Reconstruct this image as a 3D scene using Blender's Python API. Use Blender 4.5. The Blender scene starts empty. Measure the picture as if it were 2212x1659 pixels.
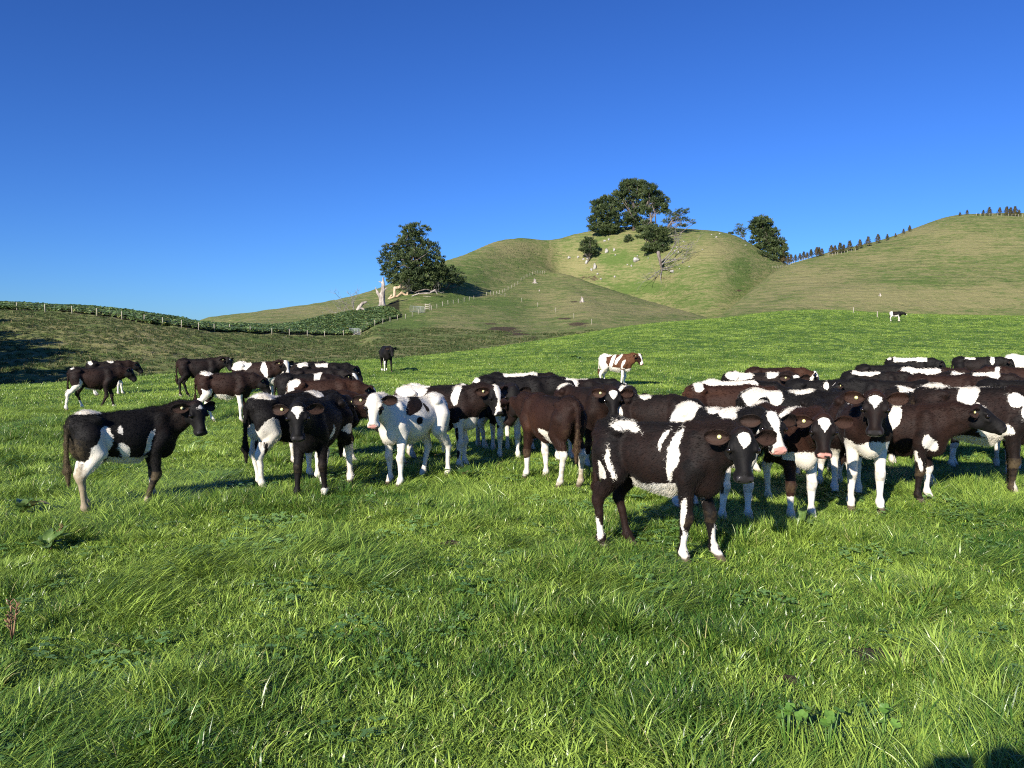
import bpy, math, random
import numpy as np
from mathutils import Vector, Matrix
R = math.radians
random.seed(7)
RNG = np.random.default_rng(11)
scn = bpy.context.scene
col = scn.collection

# ------------------------------------------------------------------ camera
FPX = 769.0                     # focal length in pixels of the 1024 px wide picture
CAMH = 1.6
PITCH = R(3.3)
cam = bpy.data.objects.new('camera', bpy.data.cameras.new('camera'))
col.objects.link(cam)
cam.location = (0, 0, CAMH)
cam.rotation_euler = (math.pi/2 - PITCH, 0, 0)
cam.data.sensor_width = 36
cam.data.lens = FPX/1024*36
cam.data.clip_start = 0.05
cam.data.clip_end = 9000
scn.camera = cam

# ------------------------------------------------------------------ sky and sun
SUN_EL, SUN_AZ = R(25.7), R(30.0)        # light travels towards +Y turned SUN_AZ to +X
w = bpy.data.worlds.new('World'); scn.world = w; w.use_nodes = True
nt = w.node_tree; nt.nodes.clear()
sky = nt.nodes.new('ShaderNodeTexSky'); sky.sky_type = 'NISHITA'; sky.sun_disc = False
sky.sun_elevation = SUN_EL
sky.sun_rotation = math.pi + SUN_AZ
sky.altitude = 400; sky.air_density = 1.0; sky.dust_density = 0.15; sky.ozone_density = 3.0
gm = nt.nodes.new('ShaderNodeGamma'); gm.inputs['Gamma'].default_value = 1.2          # a clear winter sky keeps its blue down to the skyline
hs = nt.nodes.new('ShaderNodeVectorMath'); hs.operation = 'MULTIPLY'; hs.inputs[1].default_value = (.148, .277, .525)
bg = nt.nodes.new('ShaderNodeBackground'); bg.inputs['Strength'].default_value = 0.12
out = nt.nodes.new('ShaderNodeOutputWorld')
nt.links.new(sky.outputs[0], gm.inputs[0]); nt.links.new(gm.outputs[0], hs.inputs[0]); nt.links.new(hs.outputs[0], bg.inputs[0]); nt.links.new(bg.outputs[0], out.inputs[0])
sd = bpy.data.lights.new('sun', 'SUN'); sd.energy = 5.0; sd.angle = R(0.5); sd.color = (1.0, 0.93, 0.82)
sun = bpy.data.objects.new('sun', sd); col.objects.link(sun)
LDIR = Vector((math.sin(SUN_AZ)*math.cos(SUN_EL), math.cos(SUN_AZ)*math.cos(SUN_EL), -math.sin(SUN_EL)))
sun.rotation_euler = LDIR.to_track_quat('-Z', 'Y').to_euler()
sun.location = (-20, -30, 25)
scn.view_settings.view_transform = 'Standard'; scn.view_settings.look = 'None'
scn.view_settings.exposure = 0.62; scn.view_settings.gamma = 1.0; scn.view_settings.use_curve_mapping = False
try:
    scn.cycles.filter_width = 1.1; scn.cycles.use_denoising = False; scn.cycles.max_bounces = 6; scn.cycles.transparent_max_bounces = 4
except Exception: pass

# ------------------------------------------------------------------ small helpers
def tag(o, label=None, cat=None, group=None, kind=None):
    if label: o['label'] = label
    if cat: o['category'] = cat
    if group: o['group'] = group
    if kind: o['kind'] = kind
    return o
def np_mesh(name, V, Fq, Ft=None, smooth=True):
    """fast mesh from numpy quads and triangles"""
    me = bpy.data.meshes.new(name)
    V = np.asarray(V, dtype=np.float32)
    Fq = np.asarray(Fq if Fq is not None else [], dtype=np.int32).reshape(-1, 4)
    Ft = np.asarray(Ft if Ft is not None else [], dtype=np.int32).reshape(-1, 3)
    me.vertices.add(len(V)); me.vertices.foreach_set('co', V.ravel())
    nl = Fq.size + Ft.size
    me.loops.add(nl); me.loops.foreach_set('vertex_index', np.concatenate([Fq.ravel(), Ft.ravel()]).astype(np.int32))
    me.polygons.add(len(Fq)+len(Ft))
    st = np.concatenate([np.arange(len(Fq))*4, len(Fq)*4+np.arange(len(Ft))*3]).astype(np.int32)
    me.polygons.foreach_set('loop_start', st)
    me.update(calc_edges=True); me.validate()
    if smooth: me.polygons.foreach_set('use_smooth', np.ones(len(me.polygons), dtype=bool))
    return me
def fattr(me, name, vals):
    a = me.attributes.new(name, 'FLOAT', 'POINT'); a.data.foreach_set('value', np.asarray(vals, dtype=np.float32))
def obj(name, me, mat=None, parent=None, loc=None):
    o = bpy.data.objects.new(name, me); col.objects.link(o)
    if mat and me is not None and not me.materials: me.materials.append(mat)
    if parent: o.parent = parent
    if loc is not None: o.location = loc
    return o
def empty(name, loc, rz=0.0):
    o = bpy.data.objects.new(name, None); col.objects.link(o); o.location = loc; o.rotation_euler = (0, 0, rz)
    o.empty_display_size = 0.2
    return o
class MB:
    """collects simple pieces into one mesh"""
    def __init__(s): s.V=[]; s.Q=[]; s.T=[]; s.n=0
    def add(s, V, Q=None, T=None):
        V = np.asarray(V, float)
        s.V.append(V)
        if Q is not None and len(Q): s.Q.append(np.asarray(Q)+s.n)
        if T is not None and len(T): s.T.append(np.asarray(T)+s.n)
        s.n += len(V)
    def tube(s, pts, rad, n=6, rough=0.0, cap=True):
        pts = [Vector(p) for p in pts]; N = len(pts); V = []
        ref = Vector((0.31, 0.17, 0.93))
        for i, p in enumerate(pts):
            d = (pts[min(i+1, N-1)]-pts[max(i-1, 0)])
            if d.length < 1e-9: d = Vector((0, 0, 1))
            d.normalize()
            a = d.cross(ref)
            if a.length < 0.05: a = d.cross(Vector((1, 0, 0)))
            a.normalize(); b = d.cross(a)
            for k in range(n):
                t = 2*math.pi*k/n
                r = rad[i]*(1+rough*(random.random()-.5)*2)
                V.append(p + (a*math.cos(t)+b*math.sin(t))*r)
        Q = [(i*n+k, i*n+(k+1) % n, (i+1)*n+(k+1) % n, (i+1)*n+k) for i in range(N-1) for k in range(n)]
        T = []
        if cap:
            V.append(pts[0]); V.append(pts[-1]); c0 = N*n; c1 = N*n+1
            T += [(c0, (k+1) % n, k) for k in range(n)] + [(c1, (N-1)*n+k, (N-1)*n+(k+1) % n) for k in range(n)]
        s.add(V, Q, T)
    def box(s, c, size, rz=0.0, tilt=0.0):
        m = Matrix.Rotation(rz, 3, 'Z') @ Matrix.Rotation(tilt, 3, 'Y')
        V = [Vector(c) + m @ Vector((sx*size[0]/2, sy*size[1]/2, sz*size[2]/2)) for sx in (-1, 1) for sy in (-1, 1) for sz in (-1, 1)]
        s.add(V, [(0,1,3,2), (4,6,7,5), (0,4,5,1), (2,3,7,6), (0,2,6,4), (1,5,7,3)])
    def mesh(s, name, smooth=True):
        return np_mesh(name, np.concatenate(s.V), np.concatenate(s.Q) if s.Q else None, np.concatenate(s.T) if s.T else None, smooth)
def snoise(P, scale, seed=0, octaves=3):
    """cheap smooth pseudo noise in [-1,1], vectorised sum of rotated sines"""
    r = np.random.default_rng(seed); P = np.asarray(P, float)
    out = np.zeros(len(P)); amp = 1.0; tot = 0
    for o in range(octaves):
        acc = np.zeros(len(P))
        for j in range(4):
            d = r.normal(size=P.shape[1]); d /= np.linalg.norm(d)
            d2 = r.normal(size=P.shape[1]); d2 /= np.linalg.norm(d2)
            f = scale*(2**o)*r.uniform(.7, 1.35)
            acc += np.sin(P@d*f + r.uniform(0, 6.28) + 1.3*np.sin(P@d2*f*.7 + r.uniform(0, 6.28)))
        out += amp*acc/4; tot += amp; amp *= .55
    return np.clip(out/tot*1.6, -1, 1)

# ------------------------------------------------------------------ materials
class NT:
    def __init__(s, name):
        s.m = bpy.data.materials.new(name); s.m.use_nodes = True; s.t = s.m.node_tree; s.t.nodes.clear()
        s.o = s.n('OutputMaterial')
    def n(s, kind, **kw):
        x = s.t.nodes.new('ShaderNode'+kind)
        for k, v in kw.items():
            if k in x.inputs: s.set(x.inputs[k], v)
            else: setattr(x, k, v)
        return x
    def set(s, inp, v):
        if isinstance(v, bpy.types.NodeSocket): s.t.links.new(v, inp)
        elif isinstance(v, (tuple, list)) and len(v) == 3 and inp.type == 'RGBA': inp.default_value = (*v, 1)
        else: inp.default_value = v
    def attr(s, name, typ='GEOMETRY'):
        a = s.n('Attribute'); a.attribute_name = name; a.attribute_type = typ; return a.outputs['Fac']
    def pos(s): return s.n('NewGeometry').outputs['Position']
    def oco(s): return s.n('TexCoord').outputs['Object']
    def scale(s, vec, sc):
        m = s.n('Mapping'); s.set(m.inputs['Vector'], vec); m.inputs['Scale'].default_value = sc; return m.outputs[0]
    def noise(s, vec, scale, detail=4.0, rough=.55, dist=0.0):
        x = s.n('TexNoise'); s.set(x.inputs['Vector'], vec); x.inputs['Scale'].default_value = scale
        x.inputs['Detail'].default_value = detail; x.inputs['Roughness'].default_value = rough; x.inputs['Distortion'].default_value = dist
        return x.outputs['Fac']
    def math(s, op, a, b=0.0, c=0.0, clamp=False):
        x = s.n('Math'); x.operation = op; x.use_clamp = clamp
        s.set(x.inputs[0], a); s.set(x.inputs[1], b)
        if len(x.inputs) > 2: s.set(x.inputs[2], c)
        return x.outputs[0]
    def ramp(s, v, a, b, c=0.0, d=1.0, smooth=True):
        x = s.n('MapRange'); x.interpolation_type = 'SMOOTHSTEP' if smooth else 'LINEAR'
        s.set(x.inputs[0], v)
        for i, q in enumerate((a, b, c, d)): s.set(x.inputs[i+1], q)
        return x.outputs[0]
    def mix(s, f, a, b):
        x = s.n('Mix'); x.data_type = 'RGBA'
        s.set(x.inputs[0], f); s.set(x.inputs[6], a); s.set(x.inputs[7], b); return x.outputs[2]
    def bump(s, h, strength=.5, dist=.02, normal=None):
        x = s.n('Bump'); s.set(x.inputs['Height'], h); x.inputs['Strength'].default_value = strength; x.inputs['Distance'].default_value = dist
        if normal is not None: s.set(x.inputs['Normal'], normal)
        return x.outputs[0]
    def bsdf(s, color, rough=.8, normal=None, spec=.3, **kw):
        x = s.n('BsdfPrincipled'); s.set(x.inputs['Base Color'], color); s.set(x.inputs['Roughness'], rough)
        x.inputs['Specular IOR Level'].default_value = spec
        if normal is not None: s.set(x.inputs['Normal'], normal)
        for k, v in kw.items(): s.set(x.inputs[k], v)
        return x.outputs[0]
    def out(s, sh): s.t.links.new(sh, s.o.inputs[0]); return s.m

def mat_simple(name, a, b, scale=8, rough=.85, bump=.4, dist=.02, stretch=(1,1,1), spec=.25):
    t = NT(name); v = t.scale(t.oco(), stretch)
    n1 = t.noise(v, scale, 6, .6); n2 = t.noise(v, scale*4.3, 3, .6)
    c = t.mix(t.ramp(n1, .35, .68), a, b)
    return t.out(t.bsdf(c, rough, t.bump(t.math('ADD', n1, t.math('MULTIPLY', n2, .6)), bump, dist), spec))

def mat_leaf(name, dark, bright, dry=None, trans=.35, gloss=.45, tint=True, noise_scale=.6, instancer=True):
    """leaf or blade: varied by clump and along the meadow, a little light passes through"""
    t = NT(name); p = t.pos()
    big = t.noise(p, noise_scale, 3, .5); small = t.noise(p, noise_scale*9, 2, .5)
    f = t.math('ADD', t.math('MULTIPLY', big, .6), t.math('MULTIPLY', small, .4))
    if tint: f = t.math('ADD', f, t.math('MULTIPLY', t.math('SUBTRACT', t.attr('tint', 'INSTANCER' if instancer else 'GEOMETRY'), .5), .45))
    f = t.math('ADD', f, t.math('MULTIPLY', t.attr('shade'), .22))
    c = t.mix(t.ramp(f, .25, .80), dark, bright)
    if dry is not None:
        c = t.mix(t.math('MULTIPLY', t.attr('dry'), .8), c, dry)
    b = t.bsdf(c, gloss, None, .45)
    tr = t.n('BsdfTranslucent'); t.set(tr.inputs[0], t.mix(.5, c, bright))
    m = t.n('MixShader'); m.inputs[0].default_value = trans
    t.t.links.new(b, m.inputs[1]); t.t.links.new(tr.outputs[0], m.inputs[2])
    return t.out(m.outputs[0])

def mat_coat():
    t = NT('calf_coat'); p = t.oco()
    fine = t.noise(t.scale(p, (.5, 1, .45)), 120, 3, .6); mid = t.noise(p, 24, 4, .6); big = t.noise(p, 5, 3, .5)
    wf = t.math('ADD', t.attr('white'), t.math('MULTIPLY', t.math('SUBTRACT', fine, .5), .03))
    wf = t.math('ADD', wf, t.math('MULTIPLY', t.math('SUBTRACT', mid, .5), .035))
    white = t.ramp(wf, -.004, .005)
    brown = t.ramp(t.math('ADD', t.math('MULTIPLY', t.attr('brown'), .85), t.math('MULTIPLY', t.math('SUBTRACT', mid, .5), .5)), .0, 1.0)
    dark = t.mix(brown, (.0040, .0034, .0034), (.027, .0098, .0052))
    dark = t.mix(t.ramp(t.attr('brown'), 1.02, 1.5), dark, (.105, .042, .018))
    dark = t.mix(t.ramp(fine, .45, .8, 0, .35), dark, t.mix(.3, dark, (.05, .030, .020)))
    wh = t.mix(t.ramp(big, .3, .7), (.80, .76, .68), (.72, .66, .55))
    wh = t.mix(t.ramp(mid, .35, .75, 0, .3), wh, (.66, .60, .50))
    c = t.mix(white, dark, wh)
    dirt = t.ramp(t.math('ADD', t.attr('dirt'), t.math('MULTIPLY', t.math('SUBTRACT', mid, .5), .9)), .25, .9, 0, .85)
    c = t.mix(t.math('MULTIPLY', dirt, t.ramp(white, 0, 1, .45, 1.0)), c, (.23, .17, .085))
    c = t.mix(t.attr('earin'), c, (.050, .026, .017))
    c = t.mix(t.attr('pink'), c, (.62, .30, .25))
    c = t.mix(t.attr('nose'), c, (.030, .027, .028))
    c = t.mix(t.attr('hoof'), c, (.10, .075, .05))
    h = t.math('ADD', t.math('MULTIPLY', fine, .5), t.math('MULTIPLY', mid, .9))
    r = t.ramp(t.math('MAXIMUM', t.attr('nose'), t.attr('pink')), 0, 1, .70, .26)
    return t.out(t.bsdf(c, r, t.bump(h, .40, .010), .22, **{'Sheen Weight': .03, 'Sheen Roughness': .4}))

M_COAT = mat_coat()
t = NT('eye_dark'); M_EYE = t.out(t.bsdf((.012, .008, .006), .08, None, .6))
t = NT('tag_plastic'); M_TAG = t.out(t.bsdf((.62, .60, .26), .45, None, .3))
t = NT('tag_stud'); M_TAG2 = t.out(t.bsdf((.75, .75, .68), .4, None, .4))
M_WOOD = mat_simple('weathered_post_wood', (.30, .27, .21), (.46, .42, .33), 3, .9, .5, .01, (6, 6, .6))
M_DEAD = mat_simple('bleached_dead_wood', (.20, .17, .15), (.56, .49, .42), 1.6, .9, .9, .12, (1, 1, .35))
M_LOG = mat_simple('tan_split_log', (.38, .26, .16), (.64, .50, .36), 1.3, .9, .8, .1)
M_BARK = mat_simple('tree_bark', (.10, .08, .065), (.26, .22, .19), 1.2, .95, .9, .15, (1, 1, .3))
M_GREYBR = mat_simple('grey_dead_branches', (.15, .135, .12), (.33, .305, .28), .8, .9, .3, .05)
M_ROCK = mat_simple('pale_limestone', (.26, .245, .21), (.54, .51, .46), .9, .9, .9, .25)
M_GATE = mat_simple('galvanised_steel', (.36, .38, .40), (.50, .52, .54), 20, .45, .1, .002, spec=.5)
M_SOIL = mat_simple('dug_soil', (.030, .022, .015), (.085, .06, .04), 18, .95, 1.0, .03)
M_WIRE = mat_simple('fence_wire', (.22, .22, .22), (.32, .32, .32), 20, .5, .1, .002)

# ------------------------------------------------------------------ screen <-> world helpers (2212 px wide reading of the photograph)
K = 1024/2212.0
cp, sp = math.cos(PITCH), math.sin(PITCH)
def z_at(py, Y):
    tt = (384-py*K)/FPX
    return CAMH + Y*(tt*cp-sp)/(cp+tt*sp)
def x_at(px, py, Y):
    z = z_at(py, Y)
    return (px*K-512)/FPX*(Y*cp-(z-CAMH)*sp)
def to_screen(X, Y, Z):
    dz = Z-CAMH; dep = Y*cp-dz*sp
    return (512+FPX*X/dep)/K, (384-FPX*(Y*sp+dz*cp)/dep)/K

# ------------------------------------------------------------------ terrain: knots along every direction from the viewpoint
def pchip(xk, yk, x):
    """monotone cubic; xk,yk 1-D"""
    xk = np.asarray(xk, float); yk = np.asarray(yk, float); x = np.clip(x, xk[0], xk[-1])
    h = np.diff(xk); d = np.diff(yk)/h; m = np.zeros_like(yk)
    for i in range(1, len(xk)-1):
        if d[i-1]*d[i] > 0:
            w1 = 2*h[i]+h[i-1]; w2 = h[i]+2*h[i-1]; m[i] = (w1+w2)/(w1/d[i-1]+w2/d[i])
    m[0] = d[0]; m[-1] = d[-1]
    i = np.clip(np.searchsorted(xk, x, side='right')-1, 0, len(xk)-2)
    s = (x-xk[i])/h[i]
    return (2*s**3-3*s**2+1)*yk[i]+(s**3-2*s**2+s)*h[i]*m[i]+(-2*s**3+3*s**2)*yk[i+1]+(s**3-s**2)*h[i]*m[i+1]
UG = np.linspace(-1.15, 1.15, 921)
def layer(pts):
    """pts: (px, py, Y) -> tables Y(u), z(u)"""
    us, Ys, zs = [], [], []
    for px, py, Y in pts:
        us.append(x_at(px, py, Y)/Y); Ys.append(Y); zs.append(z_at(py, Y))
    o = np.argsort(us); us = np.array(us)[o]
    return pchip(us, np.array(Ys)[o], UG), pchip(us, np.array(zs)[o], UG)
def zlayer(pts):
    us = [(px*K-512)/FPX for px, Y, z in pts]
    return pchip(us, [p[1] for p in pts], UG), pchip(us, [p[2] for p in pts], UG)
E_ = layer([(-300,842,25),(0,835,27),(290,815,30),(400,806,32),(600,790,36),(800,779,44),(1000,760,58),(1200,731,75),(1400,702,95),(1560,690,112),(1700,676,125),(1800,674,130),(1900,680,132),(2000,683,134),(2212,686,136),(2500,688,136)])
G_ = zlayer([(-300,33,-1.4),(0,36,-1.3),(400,42,-1.1),(600,47,-.9),(800,57,-.6),(1000,75,-.5),(1200,97,.0),(1400,125,2.2),(1560,150,4.2),(1800,172,5.5),(2212,180,4.5),(2500,180,4.5)])
F_ = layer([(-300,668,116),(37,670,112),(98,674.6,111),(156,678.6,110),(210,683.5,109),(264,690.7,108),(312,697.6,107),(351,703,107),(392,708,108),(429,713,109),(463,716.7,113),(541,719.5,122),(620,723,133),(700,727,143),(780,722,150),(806,704,158),(860,688,178),(930,671,192),(1000,652,215),(1070,634,245),(1110,615,275),(1150,602,298),(1180,597,308),(1300,660,205),(1400,684,185),(1540,689.5,190),(1620,664,205),(1700,640,215),(1800,620,225),(2000,600,230),(2212,600,230),(2500,600,230)])
P_ = layer([(-300,656,122),(37,663,128),(156,668,128),(264,678,126),(351,689,124),(400,696,124),(463,706,130),(541,707,145),(620,704,158),(700,687,172),(780,674,186),(820,666,196),(860,648,208),(930,627,222),(1000,610,246),(1070,597,282),(1110,590,300),(1150,586,315),(1180,588,322),(1300,622,288),(1400,652,258),(1480,674,226),(1540,689,212),(1575,668,224),(1620,629,250),(1700,576,298),(1750,560,305),(1800,546,310),(1900,524,320),(1980,496,325),(2050,473,330),(2090,467,330),(2212,466,330),(2500,476,330)])
S_ = layer([(-300,735,262),(385,722,262),(430,690,270),(560,675,280),(700,655,285),(800,632,290),(850,612,290),(920,580,300),(1010,550,322),(1060,526,340),(1120,516,354),(1165,518,362),(1188,524,365),(1215,514,368),(1260,503,368),(1330,492,366),(1400,490,362),(1480,497,360),(1550,502,356),(1600,516,352),(1650,545,347),(1690,563,345),(1720,582,350),(1800,620,425),(2212,640,440),(2500,640,440)])
u_px = UG*FPX/K + 1106
dip = np.interp(u_px, [-300, 400, 470, 600, 1150, 1185, 1300, 1400, 1540, 1620, 1700, 1760, 2500], [9, 9, 2, 0, 0, .3, 4, 5, 1.5, 2, 3, 14, 20])
wm = np.interp(u_px, [-300, 430, 560, 1150, 1210, 2500], [0, 0, 1, 1, 0, 0])           # 1: the slope runs on without a dip
dd = np.interp(u_px, [-300, 430, 1150, 1185, 1400, 1540, 1620, 1700, 1760, 2500], [45, 45, 18, 12, 26, 16, 18, 20, 40, 60])
dd = np.minimum(dd, (S_[0]-P_[0])*.6)
mid = P_[1] + (S_[1]-P_[1])*np.clip(dd/(S_[0]-P_[0]), 0, 1)
Q_ = (P_[0]+dd, (P_[1]-dip)*(1-wm)+mid*wm)
A_ = (np.full_like(UG, 13.0), np.full_like(UG, 0.0))
Z0 = (np.full_like(UG, 0.0), np.full_like(UG, 0.0))
B_ = (S_[0]+130, S_[1]-48)
C_ = (np.full_like(UG, 2500.0), np.full_like(UG, -60.0))
LAY = [Z0, A_, E_, G_, F_, P_, Q_, S_, B_, C_]
YK = np.stack([l[0] for l in LAY]); ZK = np.stack([l[1] for l in LAY])
for i in range(1, len(YK)): YK[i] = np.maximum(YK[i], YK[i-1]+2.0)
# soften the tables sideways so that no column stands out
def sm(a, k=5):
    pad = np.pad(a, ((0, 0), (k, k)), 'edge'); return np.stack([np.convolve(r, np.ones(2*k+1)/(2*k+1), 'valid') for r in pad])
YK = np.concatenate([sm(YK[:6], 3), sm(YK[6:], 7)]); ZK = np.concatenate([sm(ZK[:6], 3), sm(ZK[6:], 7)])
for i in range(1, len(YK)): YK[i] = np.maximum(YK[i], YK[i-1]+1.5)
Hk = np.diff(YK, axis=0); Dk = np.diff(ZK, axis=0)/Hk
MK = np.zeros_like(ZK)
for i in range(1, len(YK)-1):
    d0, d1 = Dk[i-1], Dk[i]; w1 = 2*Hk[i]+Hk[i-1]; w2 = Hk[i]+2*Hk[i-1]
    with np.errstate(divide='ignore', invalid='ignore'):
        m = (w1+w2)/(w1/d0+w2/d1)
    MK[i] = np.where(d0*d1 > 0, np.nan_to_num(m), 0)
    if i in (3, 5, 6): pass
def base_height(x, y):
    x = np.atleast_1d(np.asarray(x, float)); y = np.atleast_1d(np.asarray(y, float))
    yy = np.maximum(y, .5); u = np.clip(x/yy, UG[0], UG[-1]-1e-6)
    fi = (u-UG[0])/(UG[1]-UG[0]); i = fi.astype(int); f = fi-i
    yk = YK[:, i]*(1-f)+YK[:, i+1]*f; zk = ZK[:, i]*(1-f)+ZK[:, i+1]*f; mk = MK[:, i]*(1-f)+MK[:, i+1]*f
    z = np.zeros_like(yy)
    for k in range(len(LAY)-1):
        s = (yy-yk[k])/(yk[k+1]-yk[k]); h = yk[k+1]-yk[k]
        v = (2*s**3-3*s**2+1)*zk[k]+(s**3-2*s**2+s)*h*mk[k]+(-2*s**3+3*s**2)*zk[k+1]+(s**3-s**2)*h*mk[k+1]
        z = np.where((s >= 0) & (s < 1), v, z)
    return z, yk
def height(x, y, detail=True):
    z, yk = base_height(x, y)
    if not detail: return z
    x = np.atleast_1d(np.asarray(x, float)); y = np.atleast_1d(np.asarray(y, float))
    P2 = np.stack([x, y], 1)
    near = np.clip(1-(y-yk[2])/6, 0, 1)                       # the paddock: soft hummocks
    z = z + near*(.018*snoise(P2, 2.2, 3, 2) + .03*snoise(P2, .5, 4, 2))
    far = 1-near                                              # hillsides: stock tracks along the contours, hummocks
    slope = np.clip((y-yk[3])/15, 0, 1)
    z = z + far*(.35*snoise(P2, .05, 5, 3) + .10*snoise(P2, .5, 6, 3))*slope
    ph = (z*1.0 + .5*snoise(P2, .12, 8, 2))*2*math.pi/1.15
    left = np.clip(1-(x/yy_safe(y)+.28)/.25, 0, 1)*np.clip(1-(y-yk[4])/8, 0, 1)
    saw = ((ph/(2*math.pi)) % 1.0); saw = np.where(saw < .75, saw/.75, (1-saw)/.25)*2-1
    z = z + slope*far*(.09*np.sin(ph)*(1-left)+.24*left*saw)*(.6+.4*snoise(P2, .25, 9, 2))
    z = z + slope*left*.15*snoise(P2, 1.9, 12, 2)
    return z
def yy_safe(y): return np.maximum(y, .5)
def ground(px, py, fallback=None):
    """world point of the terrain seen at a point of the photograph"""
    Y = np.concatenate([np.linspace(2.5, 60, 900), np.linspace(60.1, 440, 1900)])
    X = np.array([x_at(px, py, q) for q in Y]); Z = height(X, Y)
    ray = z_at(py, Y)
    hit = np.nonzero(Z >= ray)[0]
    if len(hit) == 0:
        gap = np.where(Y > 60, ray-Z, 1e9); i = int(np.argmin(gap/np.maximum(Y, 1)))
    else: i = hit[0]
    return Vector((float(X[i]), float(Y[i]), float(Z[i])))
def hz(x, y): return float(height(x, y)[0])

# terrain mesh: rays of columns, closer rows where the eye rests
cols_u = np.concatenate([np.linspace(-1.1, -.74, 24)[:-1], np.linspace(-.74, .74, 620), np.linspace(.74, 1.1, 24)[1:]])
rows = np.concatenate([np.linspace(.6, 14, 40), np.linspace(14, 60, 130)[1:], np.linspace(60, 180, 300)[1:], np.linspace(180, 430, 330)[1:], np.geomspace(430, 2500, 24)[1:]])
UU, YY = np.meshgrid(cols_u, rows); XX = UU*YY
H = height(XX.ravel(), YY.ravel())
Vt = np.stack([XX.ravel(), YY.ravel(), H], 1)
nr, nc = YY.shape
idx = np.arange(nr*nc).reshape(nr, nc)
Fq = np.stack([idx[:-1, :-1].ravel(), idx[:-1, 1:].ravel(), idx[1:, 1:].ravel(), idx[1:, :-1].ravel()], 1)
me = np_mesh('terrain', Vt, Fq)
_, yk = base_height(XX.ravel(), YY.ravel())
P2 = Vt[:, :2]
pad = np.clip((yk[2]*1.03 + 1.5*snoise(P2, .3, 21, 3) - Vt[:, 1])/1.2, 0, 1)
fattr(me, 'paddock', pad)
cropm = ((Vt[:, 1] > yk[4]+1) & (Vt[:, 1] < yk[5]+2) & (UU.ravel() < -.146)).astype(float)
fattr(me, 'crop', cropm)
# worn and dry places seen on the hillsides: (px, py, radius in reading px across, radius down, kind)
soil = np.zeros(len(Vt)); tan = np.zeros(len(Vt)); lush = np.zeros(len(Vt))
sxs, sys_ = to_screen(Vt[:, 0], np.maximum(Vt[:, 1], 1), Vt[:, 2])
wob = snoise(P2, .25, 31, 3); wob2 = snoise(P2, .9, 32, 2)
def spot(arr, px, py, rx, ry, amt=1.0, Ymin=40):
    d = np.sqrt(((sxs-px)/rx)**2+((sys_-py)/ry)**2) + .45*wob + .25*wob2
    np.maximum(arr, np.where(Vt[:, 1] > Ymin, np.clip(1.2-d, 0, 1)*amt, 0), out=arr)
for q in [(1085,710,40,5,1),(1120,722,30,3,1),(1060,700,30,3,.9),(1155,731,14,4,1),(1215,688,24,3,1),(1250,700,36,8,.7),(1240,652,16,2,.9),(1100,716,60,6,.6),
          (1230,602,30,14,.4),(1135,572,10,3,.6),(1440,600,40,6,.5),(1590,628,20,3,.6),(1275,600,60,10,.5)]: spot(soil, *q)
for q in [(1110,540,80,22,1),(1240,570,60,40,1),(1330,500,60,14,1),(1430,600,50,10,.7),(1540,540,70,26,1),(1250,660,110,30,.9),(1420,670,90,16,1),(1170,640,60,16,.5),
          (1760,600,120,34,1),(1900,640,300,44,1),(2100,640,160,40,1),(2100,530,120,26,.9),(1900,560,120,18,.7),(650,700,200,12,.5),(760,590,70,12,.5),(980,705,60,14,.7),(300,730,160,40,.7),(520,770,120,12,.8),(900,765,120,8,.8),(1188,552,5,34,2.2),(1490,560,60,10,.6),(2000,500,120,16,.9),
          (660,672,160,12,.8)]: spot(tan, *q)
for q in [(1400,622,90,14,1),(1330,560,60,12,1),(950,600,110,34,1),(870,700,90,24,1),(1160,512,60,8,1),(1600,600,26,46,1),(1990,610,130,14,.9),(1000,650,120,18,.9),(560,735,200,8,1),(1100,660,60,20,.7),(1500,655,60,12,.6)]: spot(lush, *q)
fattr(me, 'soil', soil); fattr(me, 'tan', tan); fattr(me, 'lush', lush)

t = NT('pasture')
p = t.pos()
n_big = t.noise(p, .12, 4, .6); n_mid = t.noise(p, .9, 5, .62); n_fine = t.noise(p, 6.0, 4, .65); n_vf = t.noise(p, 26.0, 3, .6)
cont = t.noise(t.scale(p, (.16, .16, 1.1)), 1.0, 6, .68, .25)
cont2 = t.noise(t.scale(p, (.7, .7, 2.2)), 1.0, 4, .65, .2)
padc = t.mix(t.ramp(t.math('ADD', t.math('MULTIPLY', n_mid, .55), t.math('MULTIPLY', n_fine, .45)), .36, .66), (.062, .130, .022), (.135, .225, .042))
tf = t.math('ADD', t.math('MULTIPLY', cont, .85), t.math('MULTIPLY', n_mid, .35))
tf = t.math('ADD', tf, t.math('MULTIPLY', cont2, .55))
tf = t.math('ADD', tf, t.math('MULTIPLY', t.attr('tan'), .17))
tf = t.math('SUBTRACT', tf, t.math('MULTIPLY', t.attr('lush'), .20))
tanf = t.math('MULTIPLY', t.ramp(tf, .70, 1.08), .88)
hg = t.mix(t.ramp(n_fine, .35, .7), (.075, .122, .028), (.145, .205, .050))
hill = t.mix(tanf, hg, t.mix(t.ramp(n_fine, .3, .7), (.20, .185, .075), (.34, .30, .145)))
hill = t.mix(t.ramp(cont2, .36, .26, 0, .55), hill, (.035, .050, .014))
c = t.mix(t.attr('paddock'), hill, padc)
c = t.mix(t.ramp(t.math('ADD', t.attr('soil'), t.math('MULTIPLY', t.math('SUBTRACT', n_mid, .5), 1.2)), .35, .65), c, t.mix(n_fine, (.040, .036, .020), (.12, .085, .05)))
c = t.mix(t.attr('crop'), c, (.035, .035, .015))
hgt = t.math('ADD', t.math('MULTIPLY', n_fine, .5), t.math('ADD', t.math('MULTIPLY', n_mid, 1.0), t.math('MULTIPLY', n_vf, .12)))
sepz = t.n('SeparateXYZ'); t.set(sepz.inputs[0], p)
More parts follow.
